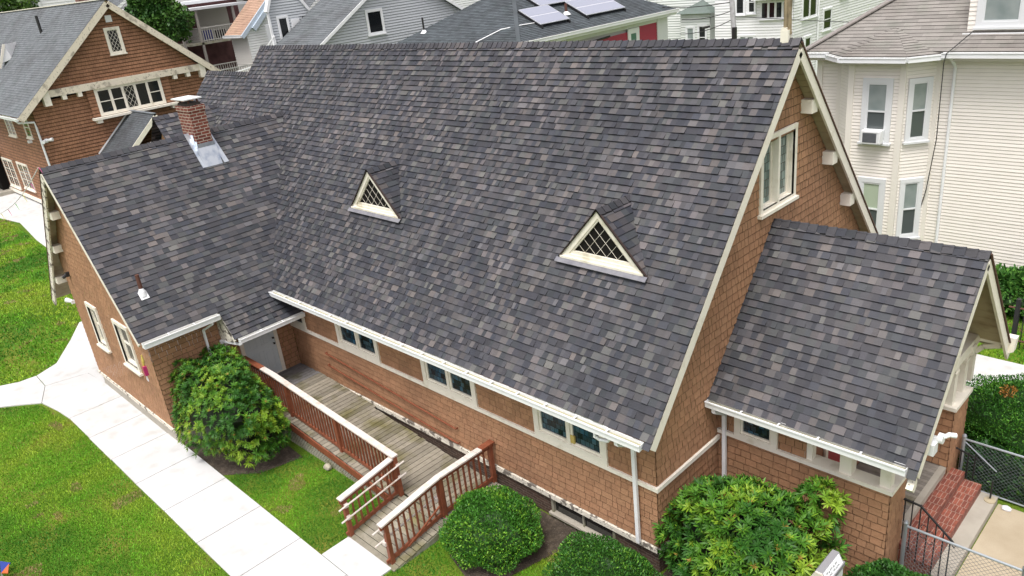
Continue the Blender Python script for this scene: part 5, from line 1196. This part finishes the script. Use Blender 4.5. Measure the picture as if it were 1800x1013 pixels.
mb = MB(); mb.box(-50.6, -50.2, 17.7, 18.4, 7.5, 8.1); mb.build('dark_bag', m_dark, dk)
lr = thing('low_railing', (-44, 15, 0), 'grey wooden deck railing with a dark gap behind the far church roof', 'railing')
mb = MB(); mb.box(-46, -43.2, 13.8, 16.6, 4.9, 5.05); mb.build('deck', m_latt, lr); mb = MB(); balustrade(mb, (-43.3, 14.0, 5.05), (-43.3, 16.5, 5.05), .95, .16); mb.build('balustrade', mat('deck_rail_b', (.42, .42, .39), .85), lr)
fh = thing('far_white_building', (-85, 20, 0), 'white building far behind the ridge of the brown shingled house', 'house')
mb = MB(); cover(mb, (-85, 12.5, 0), (0, 1, 0), (0, 0, 1), [(0, 0), (14, 0), (14, 16), (0, 16)], .3, (60, 61), .03, pal_white, edge=(.6, .6, .6)); mb.box(-95, -85.1, 12.5, 26.5, 0, 16, (.6, .6, .6)); mb.build('wall', m_pg, fh)
window(Fr((-84.9, 0, 0), (0, 1, 0)), fh, 15, 16.6, 10.6, 13, m_white, m_glass_b, casing=.15, n=.06)
wb = thing('tall_white_house', (-45, 34, 0), 'tall white clapboard house partly hidden between the grey house and the solar panel roof', 'house')
mb = MB(); cover(mb, (-42, 25.5, 0), (0, 1, 0), (0, 0, 1), [(0, 0), (22, 0), (22, 13), (0, 13)], .16, (60, 61), .018, pal_white, cham=.03, edge=(.55, .56, .56)); mb.box(-56, -42.1, 25.5, 47.5, 0, 13, (.7, .7, .7)); mb.build('wall', m_pg, wb)
mb = MB(); mb.box(-42.02, -41.9, 26.9, 27.2, 0, 13); mb.build('corner_board', m_white, wb)
window(Fr((-41.98, 0, 0), (0, 1, 0)), wb, 29.0, 30.0, 7.2, 8.9, m_white, m_glass_b, casing=.12, n=.06, meet=True)
gr = thing('grey_roofed_house', (-65, 19, 0), 'house with a blue grey shingled roof behind the tree', 'house')
mb = MB(); box_house_roof(mb, -72, -60, 20, 13.6, 6.5, .62, pal_gray, wr=(.4, .6)); mb.build('roof', m_roof_old, gr)
mb = MB(); mb.box(-71.5, -60.5, 14.2, 25.8, 0, 9.6); mb.prism([(-60.5, 14.2, 9.6), (-60.5, 25.8, 9.6), (-60.5, 20, 13.2)], (-.1, 0, 0)); mb.build('wall', plain('pale_wall', (.6, .6, .58)), gr)

# ================================================================== FENCES, RAILINGS, SMALL THINGS
def chain_fence(label, a, b, h, posts, brace=None, ln=1.0):
    t = thing('chain_link_fence', (a[0], a[1], 0), label, 'fence', 'chain link fences by the front steps')
    a, b = V3(a), V3(b); d = (b - a).normalized(); L = (b - a).length
    mb = MB(); mb.tube([a + V3((0, 0, h)), b + V3((0, 0, h))], .022, 8); mb.build('top_rail', m_steel, t)
    mb = MB(); mb.tube([a + V3((0, 0, .06)), b + V3((0, 0, .06))], .018, 8); mb.build('bottom_rail', m_steel, t)
    for p in posts:
        q = a + d * p; mb = MB(); mb.tube([q, q + V3((0, 0, h + .05))], .036, 10); mb.lathe(q + V3((0, 0, h + .04)), [(.042, 0), (.045, .03), (.03, .06), (0, .07)], 10); mb.build('post', m_steel, t)
    if brace: mb = MB(); mb.tube([a + d * brace[0] + V3((0, 0, h - .06)), a + d * brace[1] + V3((0, 0, h * .55))], .014, 6); mb.build('brace_rod', m_steel, t)
    mb = MB(); k = -h
    while k < L:
        for s_ in (1, -1):
            u0, z0, u1, z1 = (k, .06, k + h, h + .0) if s_ == 1 else (k, h, k + h, .06)
            sl2 = (z1 - z0) / (u1 - u0)
            if u0 < 0: z0 += -u0 * sl2; u0 = 0
            if u1 > L: z1 -= (u1 - L) * sl2; u1 = L
            if u1 - u0 > .02: mb.tube([a + d * u0 + V3((0, 0, z0)), a + d * u1 + V3((0, 0, z1))], .0032, 3, caps=False)
        k += .085
    mb.build('mesh', m_mesh, t)
chain_fence('chain link fence in front of the iron stair railing, next to the porch corner', (3.27, 2.50, 0), (9.2, 2.56, 0), 1.12, (0, 1.75, 3.6))
chain_fence('chain link fence with a diagonal brace rod in front of the clipped hedge', (3.23, 5.60, 0), (9.0, 5.55, 0), 1.12, (0, 2.6), brace=(.03, .62))
ir = thing('iron_railing', (3.5, 2.6, 0), 'black wrought iron stair railing with scrollwork beside the brick steps', 'railing')
tp = [(3.18, 2.56, 1.60), (3.45, 2.56, 1.58), (3.95, 2.62, 1.08), (3.99, 2.62, 1.03)]
mb = MB(); 
for a, b in zip(tp[:-1], tp[1:]): mb.beam(a, b, .035, .022)
mb.tube([(3.99, 2.62, 1.03), (4.02, 2.62, 1.0), (4.0, 2.62, .96), (3.97, 2.62, .98)], .012, 6); mb.build('hand_rail', m_black, ir)
for x in (3.20, 3.32, 3.45, 3.58, 3.71, 3.83, 3.94):
    zt_ = 1.6 if x < 3.45 else 1.58 - (x - 3.45); zb2 = .75 if x < 3.3 else (.55 if x < 3.4 else (.36 if x < 3.68 else .17))
    mb = MB(); mb.box(x - .009, x + .009, 2.585, 2.605, zb2, zt_); mb.build('baluster', m_black, ir)
mb = MB()
for sx_ in (-1, 1):
    for sz_ in (-1, 1):
        c0 = V3((3.58, 2.595, 1.02)); pts = []
        for k in range(12):
            a = k / 11 * 4.2; r_ = .075 * (1 - k / 14); pts.append(c0 + V3((sx_ * (.07 - r_ * math.cos(a)), 0, sz_ * (.08 + r_ * math.sin(a)) - .04 * sx_)))
        mb = MB(); mb.tube(pts, .007, 5); mb.build('scroll', m_black, ir)
ip = thing('iron_post', (3.88, 5.25, .17), 'short black iron railing post standing on the stone step', 'post')
mb = MB(); mb.tube([(3.88, 5.25, .17), (3.88, 5.25, .62)], .016, 8); mb.build('shaft', m_black, ip); mb = MB(); mb.lathe((3.88, 5.25, .17), [(.10, 0), (.10, .02), (.03, .035), (.02, .06)], 12); mb.build('base', plain('rusty_cream', (.42, .36, .24)), ip)
irf = thing('iron_railing', (3.3, 5.35, .4), 'low black iron railing along the far side of the brick steps', 'railing')
mb = MB(); mb.beam((3.1, 5.45, .98), (3.55, 5.45, .86), .03, .022); mb.build('hand_rail', m_black, irf)
for x in (3.12, 3.25, 3.38, 3.5): mb = MB(); mb.box(x - .009, x + .009, 5.44, 5.46, .55 if x < 3.38 else .36, .95); mb.build('baluster', m_black, irf)
fe = thing('iron_fence', (2.5, 12.05, 0), 'black iron picket fence with rusty top rail behind the porch gable', 'fence')
for z in (.25, 1.15): mb = MB(); mb.tube([(2.3, 12.05, z), (9, 12.1, z)], .025, 6); mb.build('rail', m_rust, fe)
mb = MB(); x = 2.55
while x < 9: mb.box(x - .011, x + .011, 12.04, 12.065, .05, 1.32); x += .11
mb.build('picket', m_black, fe)
for x in (2.50, 4.9): mb = MB(); mb.box(x - .05, x + .05, 12.0, 12.1, 0, 1.4); mb.build('post', m_black, fe)
sg = thing('sign_board', (2.85, .4, 0), 'grey framed outdoor sign box with a white lettered panel at the bottom edge', 'sign')
mb = MB(); mb.prism([(2.72, .08, .55), (2.72, .08, 1.48), (2.80, .08, 1.64), (2.90, .08, 1.64), (2.98, .08, 1.48), (2.98, .08, .55)], (0, .03, 0)); mb.build('end_panel', plain('sign_cream', (.62, .58, .5)), sg)
mb = MB(); mb.prism([(2.72, .11, .55), (2.72, .11, 1.48), (2.80, .11, 1.64), (2.90, .11, 1.64), (2.98, .11, 1.48), (2.98, .11, .55)], (0, .58, 0)); mb.box(2.97, 3.0, .08, .70, 1.42, 1.5); mb.build('cabinet', mat('sign_grey', (.25, .25, .26), .5), sg)
mb = MB(); mb.box(2.975, 2.99, .13, .66, .62, 1.42); mb.prism([(2.905, .12, 1.632), (2.983, .12, 1.487), (2.983, .66, 1.487), (2.905, .66, 1.632)], (.006, 0, .003)); pn_ = mb.build('panel', plain('sign_white', (.78, .8, .82), .3), sg)
mb = MB()
def sgp(u, v): return V3((2.985 - .074 * v, .16 + u * .46, 1.492 + .138 * v))
for (u, ww, v) in ((.05, .10, .7), (.2, .05, .62), (.3, .16, .68), (.52, .08, .62), (.66, .14, .66), (.1, .25, .3), (.45, .12, .32), (.62, .25, .28)):
    pts = [sgp(u + ww * k / 6, v + (.09 if k % 2 else -.06)) for k in range(7)]; mb.tube(pts, .006, 4)
mb.build('lettering', m_black, pn_)
mb = MB(); mb.box(2.80, 2.90, .15, .25, 0, .6); mb.box(2.80, 2.90, .55, .65, 0, .6); mb.build('leg', m_black, sg)
mb = MB(); pts = [V3((-15.4, -4.06, 7.12)).lerp(V3((-25.0, -3.6, 4.35)), t) - V3((0, 0, .6 * 4 * t * (1 - t) * .3)) for t in [i / 16 for i in range(17)]]
bt = thing('bunting', (-20, -4, 0), 'thin string of coloured streamers running from the wing ridge down to the left', 'bunting')
mb.tube(pts, .012, 5); mb.build('string', plain('string_white', (.7, .68, .7)), bt)
for i, (t, c) in enumerate(((.04, (.6, .08, .25)), (.22, (.6, .1, .4)), (.42, (.65, .6, .1)), (.62, (.2, .6, .2)), (.8, (.6, .1, .3)), (.95, (.65, .6, .1)))):
    p = pts[int(t * 16)]; mb = MB(); 
    mb.prism([p, p + V3((.12, .0, -.02)), p + V3((.16, .02, -.20)), p + V3((.06, .03, -.16))], (.004, .01, 0)); mb.build('streamer', plain('streamer', c), bt)
rb = thing('ribbon_windsock', (-11.95, -4.1, 2.4), 'small rainbow ribbon ornament hanging from the corner of the wing roof', 'ornament')
mb = MB(); mb.tube([(-11.86, -4.1, 2.9), (-11.88, -4.1, 2.74), (-11.9, -4.12, 2.58)], [.015, .035, .02], 8, (.9, .8, .1)); mb.build('yellow_ribbon', plain('ribbon_yellow', (.65, .5, .12)), rb)
mb = MB(); mb.box(-11.9, -11.82, -4.16, -4.08, 2.36, 2.6); mb.build('red_ribbon', plain('ribbon_red', (.42, .02, .12)), rb)
mb = MB(); mb.prism([(-11.98, -4.12, 2.5), (-11.88, -4.14, 2.45), (-11.84, -4.14, 2.2), (-12.0, -4.12, 2.18)], (0, .02, 0)); mb.build('white_ribbon', plain('ribbon_white', (.75, .7, .72)), rb)
ty = thing('pinwheel_toy', (-10.5, -8.33, 0), 'colourful plastic toy lying on the lawn at the lower left', 'toy')
for i, c in enumerate(((.5, .12, .03), (.02, .05, .3), (.5, .02, .03), (.1, .4, .15))):
    mb = MB(); a = i * 1.57 + .4; o = V3((-10.5, -8.35, .12)); e = o + V3((.24 * math.cos(a), .24 * math.sin(a), .06)); f_ = o + V3((.2 * math.cos(a + .8), .2 * math.sin(a + .8), .16)); mb.prism([o, e, f_], (0, 0, .02)); mb.build('blade', plain('toy_plastic', c, .3), ty)
mb = MB(); mb.tube([(-10.5, -8.35, 0), (-10.5, -8.35, .14)], .015, 6); mb.build('stick', m_white, ty)
def stone(label, c, r, m_, name='stone'):
    mb = MB(); n1, n2 = 8, 12
    G = [[V3((c[0] + r[0] * math.sin(math.pi * i / n1) * math.cos(6.2832 * j / n2) * (1 + .12 * math.sin(j * 2.1 + i)), c[1] + r[1] * math.sin(math.pi * i / n1) * math.sin(6.2832 * j / n2) * (1 + .1 * math.cos(j * 1.7)), c[2] + r[2] * math.cos(math.pi * i / n1))) for j in range(n2)] for i in range(n1 + 1)]
    for i in range(n1):
        for j in range(n2): mb.face([G[i][j], G[i + 1][j], G[i + 1][(j + 1) % n2], G[i][(j + 1) % n2]])
    return tag(mb.build(name, m_, smooth=True), label, name)
stone('pale stone on the lawn at the foot of the ramp lattice', (-8.05, -1.98, .06), (.12, .09, .08), mat('stone', (.42, .39, .30), .9, False, [(12, 4, .4, .7, (.6, .6, .55, 1))], bump=(20, .5)))
stone('crumpled white paper scrap on the walkway by the fence', (4.15, 5.35, .05), (.09, .07, .05), mat('paper', (.75, .75, .76), .8, bump=(30, .8)), 'paper_scrap')
